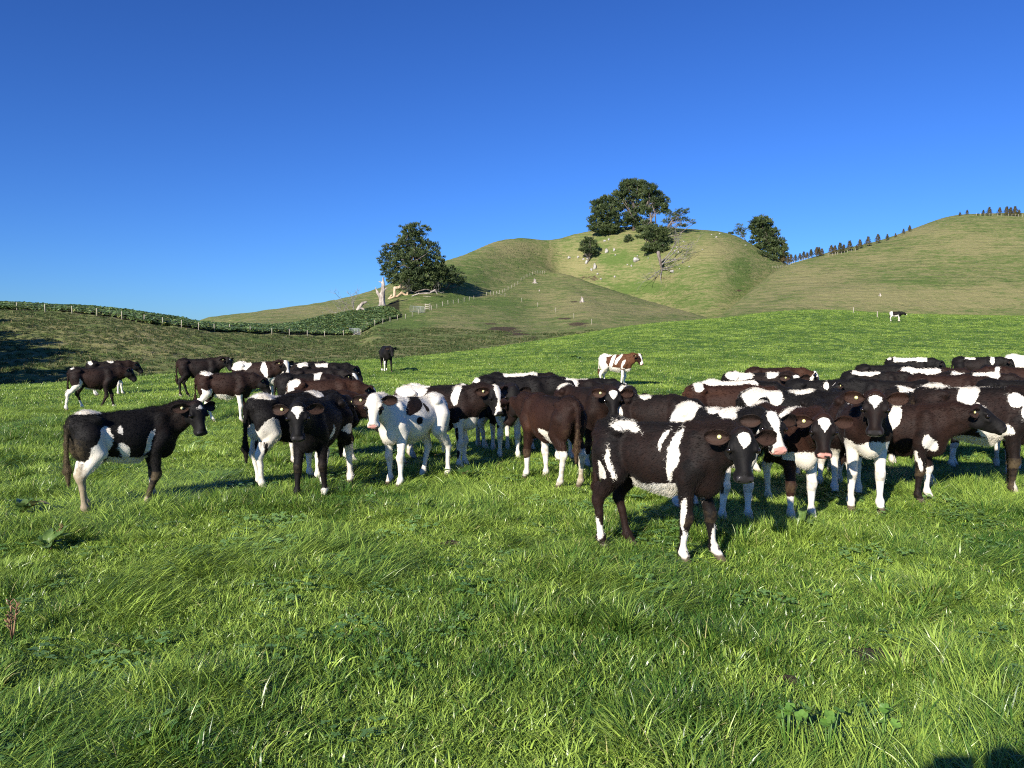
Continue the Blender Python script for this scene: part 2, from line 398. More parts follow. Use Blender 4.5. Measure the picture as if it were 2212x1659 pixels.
ter_w = t.math('SINE', t.math('ADD', t.math('MULTIPLY', sepz.outputs[2], 4.6), t.math('ADD', t.math('MULTIPLY', n_big, 16.0), t.math('MULTIPLY', n_mid, 5.0))))
hgt = t.math('ADD', hgt, t.math('MULTIPLY', t.math('MULTIPLY', ter_w, t.ramp(n_big, .42, .66, .05, .55)), t.math('SUBTRACT', 1.0, t.attr('paddock'))))
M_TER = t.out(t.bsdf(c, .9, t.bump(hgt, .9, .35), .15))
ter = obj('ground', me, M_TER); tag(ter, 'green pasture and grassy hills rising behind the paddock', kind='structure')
# ground behind and beside the viewpoint
xs = np.linspace(-60, 60, 60); ys = np.linspace(-80, .6, 40); X2, Y2 = np.meshgrid(xs, ys)
idx = np.arange(X2.size).reshape(X2.shape)
me = np_mesh('near_ground', np.stack([X2.ravel(), Y2.ravel(), np.full(X2.size, -.02)], 1), np.stack([idx[:-1, :-1].ravel(), idx[:-1, 1:].ravel(), idx[1:, 1:].ravel(), idx[1:, :-1].ravel()], 1))
fattr(me, 'paddock', np.ones(X2.size))
for a in ('crop', 'soil', 'tan', 'lush'): fattr(me, a, np.zeros(X2.size))
o = obj('ground', me, M_TER); tag(o, 'pasture behind the viewpoint', kind='structure')

# ------------------------------------------------------------------ scattering with geometry nodes
def scatter(name, pts, rot, scl, var, tint, coll, label):
    """one stuff object: clumps instanced on a point mesh"""
    me = bpy.data.meshes.new(name); me.vertices.add(len(pts)); me.vertices.foreach_set('co', np.asarray(pts, np.float32).ravel())
    a = me.attributes.new('rot', 'FLOAT_VECTOR', 'POINT'); a.data.foreach_set('vector', np.asarray(rot, np.float32).ravel())
    a = me.attributes.new('scl', 'FLOAT_VECTOR', 'POINT'); a.data.foreach_set('vector', np.asarray(scl, np.float32).ravel())
    a = me.attributes.new('var', 'INT', 'POINT'); a.data.foreach_set('value', np.asarray(var, np.int32))
    fattr(me, 'tint', tint)
    o = obj(name, me)
    ng = bpy.data.node_groups.new(name, 'GeometryNodeTree')
    ng.interface.new_socket('Geometry', in_out='INPUT', socket_type='NodeSocketGeometry'); ng.interface.new_socket('Geometry', in_out='OUTPUT', socket_type='NodeSocketGeometry')
    N = ng.nodes; L = ng.links
    gi = N.new('NodeGroupInput'); go = N.new('NodeGroupOutput'); ip = N.new('GeometryNodeInstanceOnPoints'); ci = N.new('GeometryNodeCollectionInfo')
    ci.inputs['Collection'].default_value = coll; ci.inputs['Separate Children'].default_value = True; ci.inputs['Reset Children'].default_value = True
    def na(nm, ty):
        x = N.new('GeometryNodeInputNamedAttribute'); x.data_type = ty; x.inputs['Name'].default_value = nm
        return [s for s in x.outputs if s.enabled and s.name == 'Attribute'][0]
    m2p = N.new('GeometryNodeMeshToPoints')
    L.new(gi.outputs[0], m2p.inputs['Mesh']); L.new(m2p.outputs[0], ip.inputs['Points']); L.new(ci.outputs[0], ip.inputs['Instance'])
    ip.inputs['Pick Instance'].default_value = True
    L.new(na('var', 'INT'), ip.inputs['Instance Index']); L.new(na('rot', 'FLOAT_VECTOR'), ip.inputs['Rotation']); L.new(na('scl', 'FLOAT_VECTOR'), ip.inputs['Scale'])
    L.new(ip.outputs[0], go.inputs[0])
    md = o.modifiers.new('scatter', 'NODES'); md.node_group = ng
    tag(o, label, kind='stuff')
    return o
def blades(n, rad, lmin, lmax, lean, bend, width, seed, flow=None, dryfrac=.04):
    r = np.random.default_rng(seed); V=[]; Q=[]; T=[]; D=[]; SH=[]; k=0
    for i in range(n):
        a = r.uniform(0, 2*math.pi); rr = rad*math.sqrt(r.random()); bx, by = rr*math.cos(a), rr*math.sin(a)
        az = (r.normal(a, .5) if flow == 'out' else r.uniform(0, 2*math.pi)) if flow is None or flow == 'out' else r.normal(flow, .7)
        L = r.uniform(lmin, lmax); ln = abs(r.normal(lean, .22)); bd = bend*r.uniform(.5, 1.5); wd = width*r.choice([.7, .9, 1.1, 1.6])
        sa = az+math.pi/2+r.normal(0, .6); side = np.array([math.cos(sa), math.sin(sa), 0])*wd/2
        p = np.array([bx, by, -.01]); ang = ln; dr = r.random() < dryfrac
        pts = [p]
        for s_ in range(3):
            d = np.array([math.cos(az)*math.sin(ang), math.sin(az)*math.sin(ang), math.cos(ang)])
            p = p + d*L/3; ang += bd/3; p = np.array([p[0], p[1], max(p[2], .006)]); pts.append(p)
        for j, f in enumerate((1, .9, .6)): V += [pts[j]-side*f, pts[j]+side*f]
        V.append(pts[3]); Q += [(k, k+1, k+3, k+2), (k+2, k+3, k+5, k+4)]; T.append((k+4, k+5, k+6)); k += 7; D += [1.0 if dr else 0.0]*7; SH += [r.normal(0, .5 if width < .008 else .25)]*7
    me = np_mesh('grass_clump', np.array(V), Q, T); fattr(me, 'dry', D); fattr(me, 'shade', SH); return me
M_GRASS = mat_leaf('grass_blades', (.048, .122, .018), (.38, .52, .085), (.52, .46, .20), .16, .33)
M_ROUGH = mat_leaf('rough_grass', (.028, .058, .013), (.105, .155, .040), (.34, .27, .13), .20, .6, noise_scale=.3)
GC = bpy.data.collections.new('grass_clumps')
kinds = []
for i in range(4): kinds.append(blades(85, .13, .045, .11, .5, 1.0, .0052, 100+i))
for i in range(3): kinds.append(blades(75, .13, .12, .24, 1.0, 1.0, .0045, 110+i, flow=0.0))      # laid over by wind and rain
for i in range(2): kinds.append(blades(95, .08, .09, .19, .5, 1.1, .0050, 120+i, flow='out'))                   # tall tussock
for i in range(2): kinds.append(blades(70, .24, .04, .09, .6, .8, .009, 130+i))                    # coarse, for far away
# clover
def clover(seed):
    r = np.random.default_rng(seed); V=[]; T=[]; k=0
    for i in range(16):
        x, y = r.uniform(-.15, .15, 2); z = r.uniform(.04, .085); s = r.uniform(.010, .017); a0 = r.uniform(0, 6.28)
        for j in range(3):
            a = a0+j*2.094; c = np.array([x+math.cos(a)*s, y+math.sin(a)*s, z+r.uniform(-.003, .004)]); n0 = k; V.append(c); k += 1
            for q in range(6): V.append(c+np.array([math.cos(q*1.047+a)*s*.95, math.sin(q*1.047+a)*s*.95, .003*math.sin(q*2)])); k += 1
            T += [(n0, n0+1+q, n0+1+(q+1) % 6) for q in range(6)]
    me = np_mesh('clover_clump', np.array(V), None, T); fattr(me, 'dry', np.zeros(k)); fattr(me, 'shade', r.normal(.1, .25, k)); return me
kinds += [clover(1), clover(2)]
M_CLOVER = mat_leaf('clover_leaves', (.10, .22, .045), (.26, .43, .13), None, .25, .45)
for i, m in enumerate(kinds):
    m.materials.append(M_CLOVER if i > 10 else M_GRASS); o = bpy.data.objects.new('clump_%02d' % i, m); GC.objects.link(o)

def region(n, y0, y1, umax=.78):
    """n random points, uniform over the ground of the view wedge between y0 and y1"""
    y = np.sqrt(RNG.uniform(y0*y0, y1*y1, n)); u = RNG.uniform(-umax, umax, n); return u*y, y
GP=[]; GR=[]; GS=[]; GVv=[]; GT=[]
SOILS = [ground(1700, 1478), ground(1912, 1432), ground(975, 1180), ground(1625, 1275)]
def meadow(n, y0, y1, far=False, s0=1.0):
    x, y = region(n, y0, y1); P2 = np.stack([x, y], 1)
    z, yk = base_height(x, y); keep = y < yk[2]*1.02
    for q, rr in zip(SOILS, (.09, .13, .10, .06)):
        keep &= (np.hypot(x-q.x, (y-q.y)) > rr)
    x, y, P2 = x[keep], y[keep], P2[keep]; z = height(x, y); m = len(x)
    lod = snoise(P2, 1.7, 41, 2); flow = 2.6*snoise(P2, .9, 42, 2)+.5; tall = snoise(P2, 2.8, 43, 2); r = RNG.random(m)
    var = RNG.integers(0, 4, m)
    var = np.where(lod > .25, RNG.integers(4, 7, m), var)
    var = np.where((tall > .30) & (r < .45), RNG.integers(7, 9, m), var)
    if not far: var = np.where((r > .992) | ((snoise(P2, 2.6, 44, 2) > .62) & (r > .88)), RNG.integers(11, 13, m), var)
    if far: var = np.where(r < .75, RNG.integers(9, 11, m), var)
    rz = np.where((var >= 4) & (var < 7), flow+RNG.normal(0, .6, m), RNG.uniform(0, 6.28, m))
    s = s0*RNG.uniform(.75, 1.2, m)
    hs = s*np.where((var < 4), .80, .95)*np.clip(1+.45*snoise(P2, 2.4, 45, 3)+.2*np.clip(tall, 0, 1), .35, 1.6)*np.where(np.abs(y-7.5) < 2.5, .85, 1)
    GP.append(np.stack([x, y, z], 1)); GR.append(np.stack([RNG.normal(0, .12, m), RNG.normal(0, .12, m), rz], 1)); GS.append(np.stack([s, s, hs], 1)); GVv.append(var)
    GT.append(np.clip(.5+.3*snoise(P2, .8, 46, 3)+.18*RNG.normal(size=m), 0, 1))
meadow(10500, 2.2, 8); meadow(22000, 8, 18, s0=1.05); meadow(24000, 18, 42, True, 1.0); meadow(24000, 42, 78, True, 1.1); meadow(24000, 78, 136, True, 1.7)
scatter('meadow_grass', np.concatenate(GP), np.concatenate(GR), np.concatenate(GS), np.concatenate(GVv), np.concatenate(GT), GC, 'long lush green grass of the paddock')

# rough tussocks on the banks across the gully
RC = bpy.data.collections.new('tussock_clumps')
for i in range(3):
    m = blades(45, .22, .10, .30, .5, .8, .022, 140+i, dryfrac=.12); m.materials.append(M_ROUGH); RC.objects.link(bpy.data.objects.new('tuss_%d' % i, m))
n = 26000; y = np.sqrt(RNG.uniform(30**2, 150**2, n)); u = RNG.uniform(-.78, .12, n); x = u*y
z, yk = base_height(x, y); P2 = np.stack([x, y], 1)
keep = (y > yk[2]*1.03) & (y < yk[4]-1) & (snoise(P2, .5, 51, 3) > -.25-.25*(u < -.3))
x, y, P2 = x[keep], y[keep], P2[keep]; m = len(x)
s = RNG.uniform(.6, 1.35, m)*(1+.3*snoise(P2, .6, 52, 2))
scatter('bank_grass', np.stack([x, y, height(x, y)], 1), np.stack([RNG.normal(0, .15, m), RNG.normal(0, .15, m), RNG.uniform(0, 6.28, m)], 1), np.stack([s, s, s], 1), RNG.integers(0, 3, m), np.clip(RNG.normal(.5, .2, m), 0, 1), RC, 'rough tufty grass on the banks across the gully')

# leafy crop behind the fence
def leafy(seed, n=26, h=.64):
    r = np.random.default_rng(seed); V=[]; Q=[]; k=0
    for i in range(n):
        az = r.uniform(0, 6.28); el = r.uniform(.05, 1.35); hh = h*r.uniform(.35, 1.0); L = r.uniform(.22, .42); wd = L*r.uniform(.35, .5)
        b = np.array([r.uniform(-.28, .28), r.uniform(-.28, .28), hh*.85]); d = np.array([math.cos(az)*math.cos(el), math.sin(az)*math.cos(el), math.sin(el)*.8])
        sd_ = np.array([-math.sin(az), math.cos(az), r.uniform(-.3, .3)]); sag = np.array([0, 0, -.3*L])
        V += [b-sd_*wd*.2, b+sd_*wd*.2, b+d*L*.5-sd_*wd, b+d*L*.5+sd_*wd, b+d*L+sag-sd_*wd*.5, b+d*L+sag+sd_*wd*.5]
        Q += [(k, k+1, k+3, k+2), (k+2, k+3, k+5, k+4)]; k += 6
    me = np_mesh('crop_plant', np.array(V), Q); fattr(me, 'dry', np.repeat((r.random(n) < .08).astype(float), 6)); return me
M_CROP = mat_leaf('crop_leaves', (.075, .14, .038), (.25, .36, .13), (.40, .38, .12), .25, .4, noise_scale=.5)
CC = bpy.data.collections.new('crop_plants')
for i in range(4):
    m = leafy(200+i); m.materials.append(M_CROP); CC.objects.link(bpy.data.objects.new('crop_%d' % i, m))
n = 60000; y = np.sqrt(RNG.uniform(105**2, 205**2, n)); u = RNG.uniform(-.78, -.14, n); x = u*y
z, yk = base_height(x, y); sx_, _ = to_screen(x, y, z)
keep = (y > yk[4]+1.3) & (y < yk[4]+(yk[5]-yk[4])*np.interp(sx_, [0, 815, 838, 862, 863], [1, 1, .75, .35, 0])+np.interp(sx_, [0, 420, 470, 600], [3, 3, 1, 0])) & (RNG.random(n) < .8)
x, y = x[keep], y[keep]; m = len(x); s = RNG.uniform(.75, 1.25, m)
scatter('leafy_crop', np.stack([x, y, height(x, y)], 1), np.stack([RNG.normal(0, .1, m), RNG.normal(0, .1, m), RNG.uniform(0, 6.28, m)], 1), np.stack([s, s, s*1.0], 1), RNG.integers(0, 4, m), np.clip(RNG.normal(.5, .2, m), 0, 1), CC, 'broad leaved green fodder crop growing behind the fence')

# ------------------------------------------------------------------ implicit surfaces (for animals, the photographer and dead wood)
def surface_nets(F, org, h):
    S = F < 0; nx, ny, nz = F.shape
    c = S[:-1, :-1, :-1].astype(np.int8)
    cnt = sum(S[i:nx-1+i, j:ny-1+j, k:nz-1+k].astype(np.int8) for i in (0, 1) for j in (0, 1) for k in (0, 1))
    act = (cnt > 0) & (cnt < 8); I = np.argwhere(act)
    vid = -np.ones(act.shape, np.int64); vid[tuple(I.T)] = np.arange(len(I))
    acc = np.zeros((len(I), 3)); num = np.zeros(len(I))
    cor = [(i, j, k) for i in (0, 1) for j in (0, 1) for k in (0, 1)]
    val = {q: F[I[:, 0]+q[0], I[:, 1]+q[1], I[:, 2]+q[2]] for q in cor}
    for a in cor:
        for ax in range(3):
            if a[ax] == 0:
                b = tuple(a[m]+(1 if m == ax else 0) for m in range(3)); fa, fb = val[a], val[b]
                cr = (fa < 0) != (fb < 0)
                with np.errstate(divide='ignore', invalid='ignore'): tt = np.where(cr, fa/(fa-fb), 0)
                p = np.tile(np.array(a, float), (len(I), 1)); p[:, ax] = tt
                acc += np.where(cr[:, None], p, 0); num += cr
    V = (I+acc/num[:, None])*h+org
    quads = []
    for ax in range(3):
        sl0 = [slice(None)]*3; sl1 = [slice(None)]*3; sl0[ax] = slice(0, -1); sl1[ax] = slice(1, None)
        s0 = S[tuple(sl0)]; s1 = S[tuple(sl1)]
        E = np.argwhere(s0 != s1); b, c_ = [m for m in range(3) if m != ax]
        E = E[(E[:, b] > 0) & (E[:, c_] > 0) & (E[:, b] < F.shape[b]-1) & (E[:, c_] < F.shape[c_]-1)]
        def cell(db, dc):
            q = E.copy(); q[:, b] += db; q[:, c_] += dc; return vid[q[:, 0], q[:, 1], q[:, 2]]
        qd = np.stack([cell(-1, -1), cell(0, -1), cell(0, 0), cell(-1, 0)], 1)
        ins = s0[tuple(E.T)]
        flip = ins if ax != 1 else ~ins
        qd = np.where(flip[:, None], qd, qd[:, ::-1]); quads.append(qd)
    Qd = np.concatenate(quads); Qd = Qd[(Qd >= 0).all(1)]
    return V, Qd
def prim_dist(pr, P):
    k = pr[0]
    if k == 'e':      # centre, radii, rotation (3x3, columns = axes) or None
        q = P-pr[1]
        if pr[3] is not None: q = q@pr[3]
        r = np.asarray(pr[2]); k0 = np.sqrt(((q/r)**2).sum(-1)); k1 = np.sqrt(((q/(r*r))**2).sum(-1))+1e-9
        return k0*(k0-1)/k1
    a, b, ra, rb = pr[1], pr[2], pr[3], pr[4]      # 'c' tapered capsule
    ab = b-a; L2 = float(ab@ab)+1e-12; tt = np.clip(((P-a)@ab)/L2, 0, 1)
    return np.sqrt(((P-a-tt[..., None]*ab)**2).sum(-1)) - (ra+(rb-ra)*tt)
def prim_box(pr):
    if pr[0] == 'e':
        r = np.asarray(pr[2])
        e = r if pr[3] is None else np.sqrt(((pr[3]*r[None, :])**2).sum(1))
        return pr[1]-e, pr[1]+e
    r = max(pr[3], pr[4]); return np.minimum(pr[1], pr[2])-r, np.maximum(pr[1], pr[2])+r
def implicit(prims, h, cut=None):
    """prims: (prim, k); returns surface"""
    lo = np.min([prim_box(p)[0] for p, k in prims], 0)-2.5*h; hi = np.max([prim_box(p)[1] for p, k in prims], 0)+2.5*h
    n = np.ceil((hi-lo)/h).astype(int)+1; F = np.full(n, .2)
    ax = [lo[i]+h*np.arange(n[i]) for i in range(3)]
    for pr, k in prims:
        b0, b1 = prim_box(pr); mg = max(.05, k+h*2)
        i0 = np.maximum(((b0-mg-lo)/h).astype(int), 0); i1 = np.minimum(np.ceil((b1+mg-lo)/h).astype(int)+1, n)
        sl = tuple(slice(a, b) for a, b in zip(i0, i1))
        G = np.stack(np.meshgrid(ax[0][sl[0]], ax[1][sl[1]], ax[2][sl[2]], indexing='ij'), -1)
        d = prim_dist(pr, G); f = F[sl]
        if k < 0:      # carve
            F[sl] = np.maximum(f, -d)
        else:
            hh = np.clip(.5+.5*(f-d)/k, 0, 1); F[sl] = f*(1-hh)+d*hh-k*hh*(1-hh)
    return surface_nets(F, lo, h)
A3 = lambda *a: np.array(a, float)

# ------------------------------------------------------------------ calves
def rotz(a): c, s = math.cos(a), math.sin(a); return np.array([[c, -s, 0], [s, c, 0], [0, 0, 1.0]])
def dirv(yaw, pit): return A3(math.cos(pit)*math.cos(yaw), math.cos(pit)*math.sin(yaw), math.sin(pit))
KX = .90
def zmap(z): return np.where(z < .5, z*1.10, z+.05)
def zunmap(z): return np.where(z < .55, z/1.10, z-.05)
def cm(p): p = np.asarray(p, float); return A3(p[0]*KX, p[1], float(zmap(p[2])))
def calf_prims(sp):
    """skeleton and flesh of one calf in its own frame: x forward, y its left, z up, back about 1 m high"""
    r = sp['rng']; G = {k: [] for k in ('trunk', 'neck', 'head', 'FL', 'FR', 'RL', 'RR', 'tail')}
    e = lambda c, rad, rot=None: ('e', cm(c), A3(rad[0]*(KX if rad[0] > .09 else 1), rad[1], rad[2]), rot)
    c = lambda a, b, ra, rb: ('c', cm(a), cm(b), ra, rb)
    cr = lambda a, b, ra, rb: ('c', np.asarray(a, float), np.asarray(b, float), ra, rb)
    fat = sp.get('fat', 1.0)
    T = G['trunk']
    T += [(e((.08, 0, .685), (.34, .160*fat, .235)), .05), (e((-.02, 0, .655), (.26, .182*fat, .215)), .06), (e((-.20, 0, .70), (.20, .155*fat, .16)), .06),
          (e((.34, 0, .645), (.17, .130, .215)), .06), (c((.26, 0, .865), (.40, 0, .83), .06, .07), .06),
          (c((.24, 0, .86), (-.08, 0, .843), .062, .062), .06), (c((-.08, 0, .843), (-.42, 0, .880), .062, .058), .06), (e((-.42, 0, .78), (.17, .130, .165)), .05)]
    for s in (-1, 1):
        T += [(e((.315, s*.108, .71), (.080, .050, .175)), .035), (c((.34, s*.10, .66), (.25, s*.125, .57), .075, .055), .04), (e((-.345, s*.118, .862), (.050, .032, .036)), .030),
              (c((-.40, s*.075, .86), (-.555, s*.060, .815), .050, .036), .04), (e((-.44, s*.095, .66), (.135, .078, .19)), .05)]
    T += [(c((-.42, 0, .87), (-.56, 0, .875), .06, .035), .05), (c((.08, 0, .455), (-.20, 0, .50), .045, .05), .06), (e((.39, 0, .545), (.09, .065, .11)), .05)]
    # legs
    def leg(name, pts, rad, dx, dy, top):
        P = []
        for q in pts:
            wgt = np.clip((top-q[2])/top, 0, 1)**.9
            P.append(A3(q[0]*KX+dx*wgt, q[1]+dy*wgt, float(zmap(q[2]))))
        if dx < -.12 or dx > .12:      # a swung leg gets a little shorter; let the body dip
            pass
        G[name] += [(cr(P[i], P[i+1], rad[i], rad[i+1]), .035 if i == 0 else .016) for i in range(len(P)-1)]
        return P
    st = sp['stride']; J = {}
    for s, nm, dx in ((1, 'FL', st[0]), (-1, 'FR', st[1])):
        y = s*.105; kb = .04 if dx < -.08 else .0
        J[nm] = leg(nm, [(.32, y, .64), (.265, y, .52), (.285+kb, y, .315), (.28+kb, y, .27), (.272, y, .12), (.275, y, .085), (.305, y, .045), (.325, y, .0)], [.080, .060, .038, .037, .0225, .030, .027, .037], dx, s*.01, .62)
        G[nm].append((('e', J[nm][2]+A3(.012, 0, -.012), A3(.041, .038, .050), None), .02))
        G[nm].append((('e', J[nm][5], A3(.036, .036, .036), None), .015))
    for s, nm, dx in ((1, 'RL', st[2]), (-1, 'RR', st[3])):
        y = s*.10
        J[nm] = leg(nm, [(-.42, y, .70), (-.345, y*1.12, .545), (-.455, y*1.05, .40), (-.505, y, .335), (-.485, y, .25), (-.468, y, .12), (-.46, y, .085), (-.43, y, .045), (-.41, y, .0)], [.110, .082, .043, .037, .029, .0245, .031, .028, .038], dx, s*.005, .66)
        G[nm].append((cr(J[nm][3]+A3(-.018, 0, .03), J[nm][2]+A3(-.045, 0, .06), .026, .018), .025))
        G[nm].append((('e', J[nm][3], A3(.043, .031, .050), None), .02))
        G[nm].append((('e', J[nm][6], A3(.037, .036, .036), None), .015))
    # neck and head
    hy = sp['hyaw']; ny = np.clip(hy*.62, -1.15, 1.15); npit = sp['npit']
    B = cm((.34, 0, .81)); L = .41
    M = B + dirv(ny*.45, npit*.9)*L*.5; poll = M + dirv(ny*1.15, npit)*L*.5
    hp = sp['hpit']
    fx = dirv(hy, -hp); fy = A3(-math.sin(hy), math.cos(hy), 0); fz = np.cross(fx, fy)
    if sp.get('roll'): 
        q = sp['roll']; fy, fz = fy*math.cos(q)+fz*math.sin(q), fz*math.cos(q)-fy*math.sin(q)
    Rh = np.stack([fx, fy, fz], 1)
    Lh = lambda x, y, z: poll + Rh@A3(x, y, z)
    N = G['neck']
    thr = Lh(.05, 0, -.085)
    Mt = M + A3(0, 0, .050); Mb = (cm((.42, 0, .64))+thr)/2; nb = lambda *q: cm(q)
    N += [(cr(nb(.27, 0, .835), Mt, .095, .074), .06), (cr(Mt, Lh(-.01, 0, -.03), .074, .066), .05), (cr(nb(.37, 0, .70), (Mt+Mb)/2, .118, .078), .06),
          (cr((Mt+Mb)/2, Lh(.02, 0, -.06), .078, .066), .05), (cr(nb(.41, 0, .62), Mb, .066, .042), .05), (cr(Mb, thr, .050, .045), .05)]
    Hd = G['head']
    Hd += [(('e', Lh(.030, 0, -.014), A3(.085, .086, .080), Rh), .03), (('e', Lh(-.020, 0, .024), A3(.036, .050, .042), Rh), .03),
           (('e', Lh(.085, 0, -.018), A3(.080, .076, .060), Rh), .03), (cr(Lh(.10, 0, -.010), Lh(.235, 0, -.022), .048, .036), .03),
           (cr(Lh(.10, 0, -.050), Lh(.225, 0, -.056), .066, .046), .025), (('e', Lh(.262, 0, -.056), A3(.040, .064, .046), Rh), .022),
           (cr(Lh(.03, 0, -.115), Lh(.20, 0, -.102), .052, .034), .025), (('e', Lh(.250, 0, -.098), A3(.038, .046, .026), Rh), .012)]
    for s in (-1, 1):
        Hd += [(('e', Lh(.055, s*.052, -.100), A3(.066, .034, .060), Rh), .022), (('e', Lh(.078, s*.074, .018), A3(.038, .022, .018), Rh), .014),
               (('e', Lh(.112, s*.066, -.036), A3(.040, .020, .018), Rh), .012), (('e', Lh(.282, s*.036, -.042), A3(.020, .024, .024), Rh), .008), (('e', Lh(.250, s*.040, -.075), A3(.042, .028, .024), Rh), .012)]
    carve = []
    if sp['h'] < .017:
        for s in (-1, 1):
            carve.append((('e', Lh(.300, s*.036, -.044), A3(.015, .011, .010), Rh), -.01))
            carve.append((('e', Lh(.096, s*.108, .000), A3(.021, .017, .015), Rh), -.01))
        mo = .010 if not sp.get('mouth') else .016
        carve.append((('e', Lh(.280, 0, -.0845-.004*(mo > .012)), A3(.045, .048, .0035 if mo < .012 else .010), Rh), -.01))
    # tail
    sw = sp['tail']
    tp = [A3(-.56, 0, .87), A3(-.605, sw*.2, .80), A3(-.622, sw*.6, .64), A3(-.625, sw, .50), A3(-.62, sw*1.1, .40), A3(-.615, sw*1.1, .27)]
    tr = [.034, .027, .019, .019, .032, .010]
    G['tail'] += [(c(tp[i], tp[i+1], tr[i], tr[i+1]), .02) for i in range(5)]
    return G, carve, poll, Rh, J

def calf_paint(V, G, poll, Rh, sp):
    n = len(V); names = list(G); best = np.full(n, 9.0); reg = np.zeros(n, int)
    for i, nm in enumerate(names):
        for pr, k in G[nm]:
            lo, hi = prim_box(pr); msk = ((V > lo-.06) & (V < hi+.06)).all(1)
            if not msk.any(): continue
            d = prim_dist(pr, V[msk]); cur = best[msk]; up = d < cur
            ii = np.nonzero(msk)[0][up]; best[ii] = d[up]; reg[ii] = i
    ID = {nm: i for i, nm in enumerate(names)}
    isleg = (reg >= ID['FL']) & (reg <= ID['RR']); head = reg == ID['head']; tail = reg == ID['tail']; neck = reg == ID['neck']
    sd = sp['seed']; VR = V; V = np.stack([V[:, 0]/KX, V[:, 1], zunmap(V[:, 2])], 1)
    W = V + .052*np.stack([snoise(V, 8, sd+1, 3), snoise(V, 8, sd+2, 3), snoise(V, 8, sd+3, 3)], 1)
    f = np.full(n, -.2)
    pt = sp['pat']
    if pt.get('base') == 'w': f[:] = .2
    if 'noise' in pt:
        thr, sc = pt['noise']; nn = (snoise(W, sc, sd+9, 2)-thr)*.15
        f = np.where(isleg | head, f, np.maximum(f, nn) if pt.get('base') != 'w' else np.minimum(f, -nn))
    body = ~head
    def ell(q, pts=W):
        cx, cz, rx, rz = q[:4]; a = q[5] if len(q) > 5 else 0.0; side = q[4] if len(q) > 4 else 0
        dx = pts[:, 0]-cx; dz = pts[:, 2]-cz; c, s = math.cos(a), math.sin(a)
        u = (dx*c+dz*s)/rx; v = (-dx*s+dz*c)/rz
        g = (1.12-np.sqrt(u*u+v*v))*min(rx, rz)
        if side: g = np.where(V[:, 1]*side > -.01, g, -.2)
        return g
    for q in pt.get('W', []): f = np.where(body, np.maximum(f, ell(q)), f)
    if 'belly' in pt:
        zb, x0, x1 = pt['belly']; g = np.minimum(zb-.035-W[:, 2], np.minimum(W[:, 0]-x0, x1-W[:, 0])); f = np.where((reg == ID['trunk']) | (neck & (V[:, 0] < .5)), np.maximum(f, g), f)
    if 'chest' in pt:
        zb = pt['chest']; g = np.minimum(zb-W[:, 2], W[:, 0]-.27); f = np.where(~head & ~isleg | (V[:, 2] > .5) & ~head, np.maximum(f, g), f)
    if 'spine' in pt:
        for x0, x1, z0 in pt['spine']:
            zt = np.interp(V[:, 0], [-.6, -.4, .2, .4, .6], [.87, .93, .92, .90, .92])
            g = np.minimum(W[:, 2]-(zt-z0), np.minimum(W[:, 0]-x0, x1-W[:, 0])); f = np.where(body & ~tail, np.maximum(f, g), f)
    for q in pt.get('B', []): f = np.where(body, np.minimum(f, -ell(q)), f)
    legs = pt.get('legs', (.12, .12, .2, .2))
    for nm, zt in zip(('FL', 'FR', 'RL', 'RR'), legs):
        m = reg == ID[nm]
        zt_ = zt + .05*snoise(V, 12, sd+20, 2); g = zt_-V[:, 2]
        f = np.where(m, np.maximum(f if pt.get('base') == 'w' else np.minimum(f, np.where(V[:, 2] > .5, f, -.02)), g), f)
    for q in pt.get('L', []):      # patches on single legs: name, height, radius, fore-aft offset, white(1)/dark(-1)
        nm, zc, rz_, off, sg = q; m = reg == ID[nm]
        g = (1-np.sqrt(((V[:, 2]-zc)/rz_)**2 + ((W[:, 0]-W[m & (np.abs(V[:, 2]-zc) < .06), 0].mean()-off)/.030)**2))*.03 if m.any() else f
        f = np.where(m, np.maximum(f, g) if sg > 0 else np.minimum(f, -g), f)
    if pt.get('tailw'): f = np.where(tail & (V[:, 2] < .52), .1, f)
    # head
    h = (VR-poll)@Rh; x, y, z = h.T
    yw = y + .006*snoise(V, 25, sd+30, 2); xw = x*1.285 + .008*snoise(V, 22, sd+31, 2)
    face = pt.get('face', 'none'); fh = np.full(n, -.1)
    if face == 'star': fh = (1-np.sqrt(((xw-.075)/.045)**2+(yw/.032)**2))*.03
    if face == 'small': fh = (1-np.sqrt(((xw-.05)/.028)**2+(yw/.028)**2))*.02
    if face == 'heart':
        hw = np.interp(xw, [-.01, .01, .05, .145], [.0, .046, .050, .0]); fh = np.where((xw > -.01) & (xw < .15), hw-np.abs(yw)-.008*(xw < .02)*(np.abs(yw) < .008), -.02)
    if face in ('blaze', 'widebl'):
        k = 1.0 if face == 'blaze' else 1.35
        hw = np.interp(xw, [-.05, .0, .08, .16, .24, .31, .36, .40], [.03, .045, .042, .022, .024, .05, .07, .07])*k; fh = hw-np.abs(yw)
    fh = np.where(z > -.055, fh, np.minimum(fh, -.02)) if face not in ('blaze', 'widebl') else np.where((z > -.06) | (x > .28), fh, -.02)
    if face == 'full':
        fh = np.full(n, .1); eye = np.sqrt(((x-.12)/.07)**2+((np.abs(y)-.085)/.035)**2+((z+.02)/.07)**2); fh = np.minimum(fh, (eye-1)*.03)
    if face == 'muzzle': fh = xw-.30
    f = np.where(head, fh, f)
    if 'poll' in pt: f = np.where(head & (z > .02) & (x < .03), .05, f)
    if pt.get('throat'): f = np.where(head & (z < -.08) & (x > .02) & (x < .3), .03, f)
    x = x*1.285
    nose = head & (x > .345) & (z > -.076) & (np.abs(y) < .052)
    lips = head & (x > .33) & (z <= -.068) & (z > -.092)
    pinkn = 0.0 if not pt.get('pink') else pt['pink']
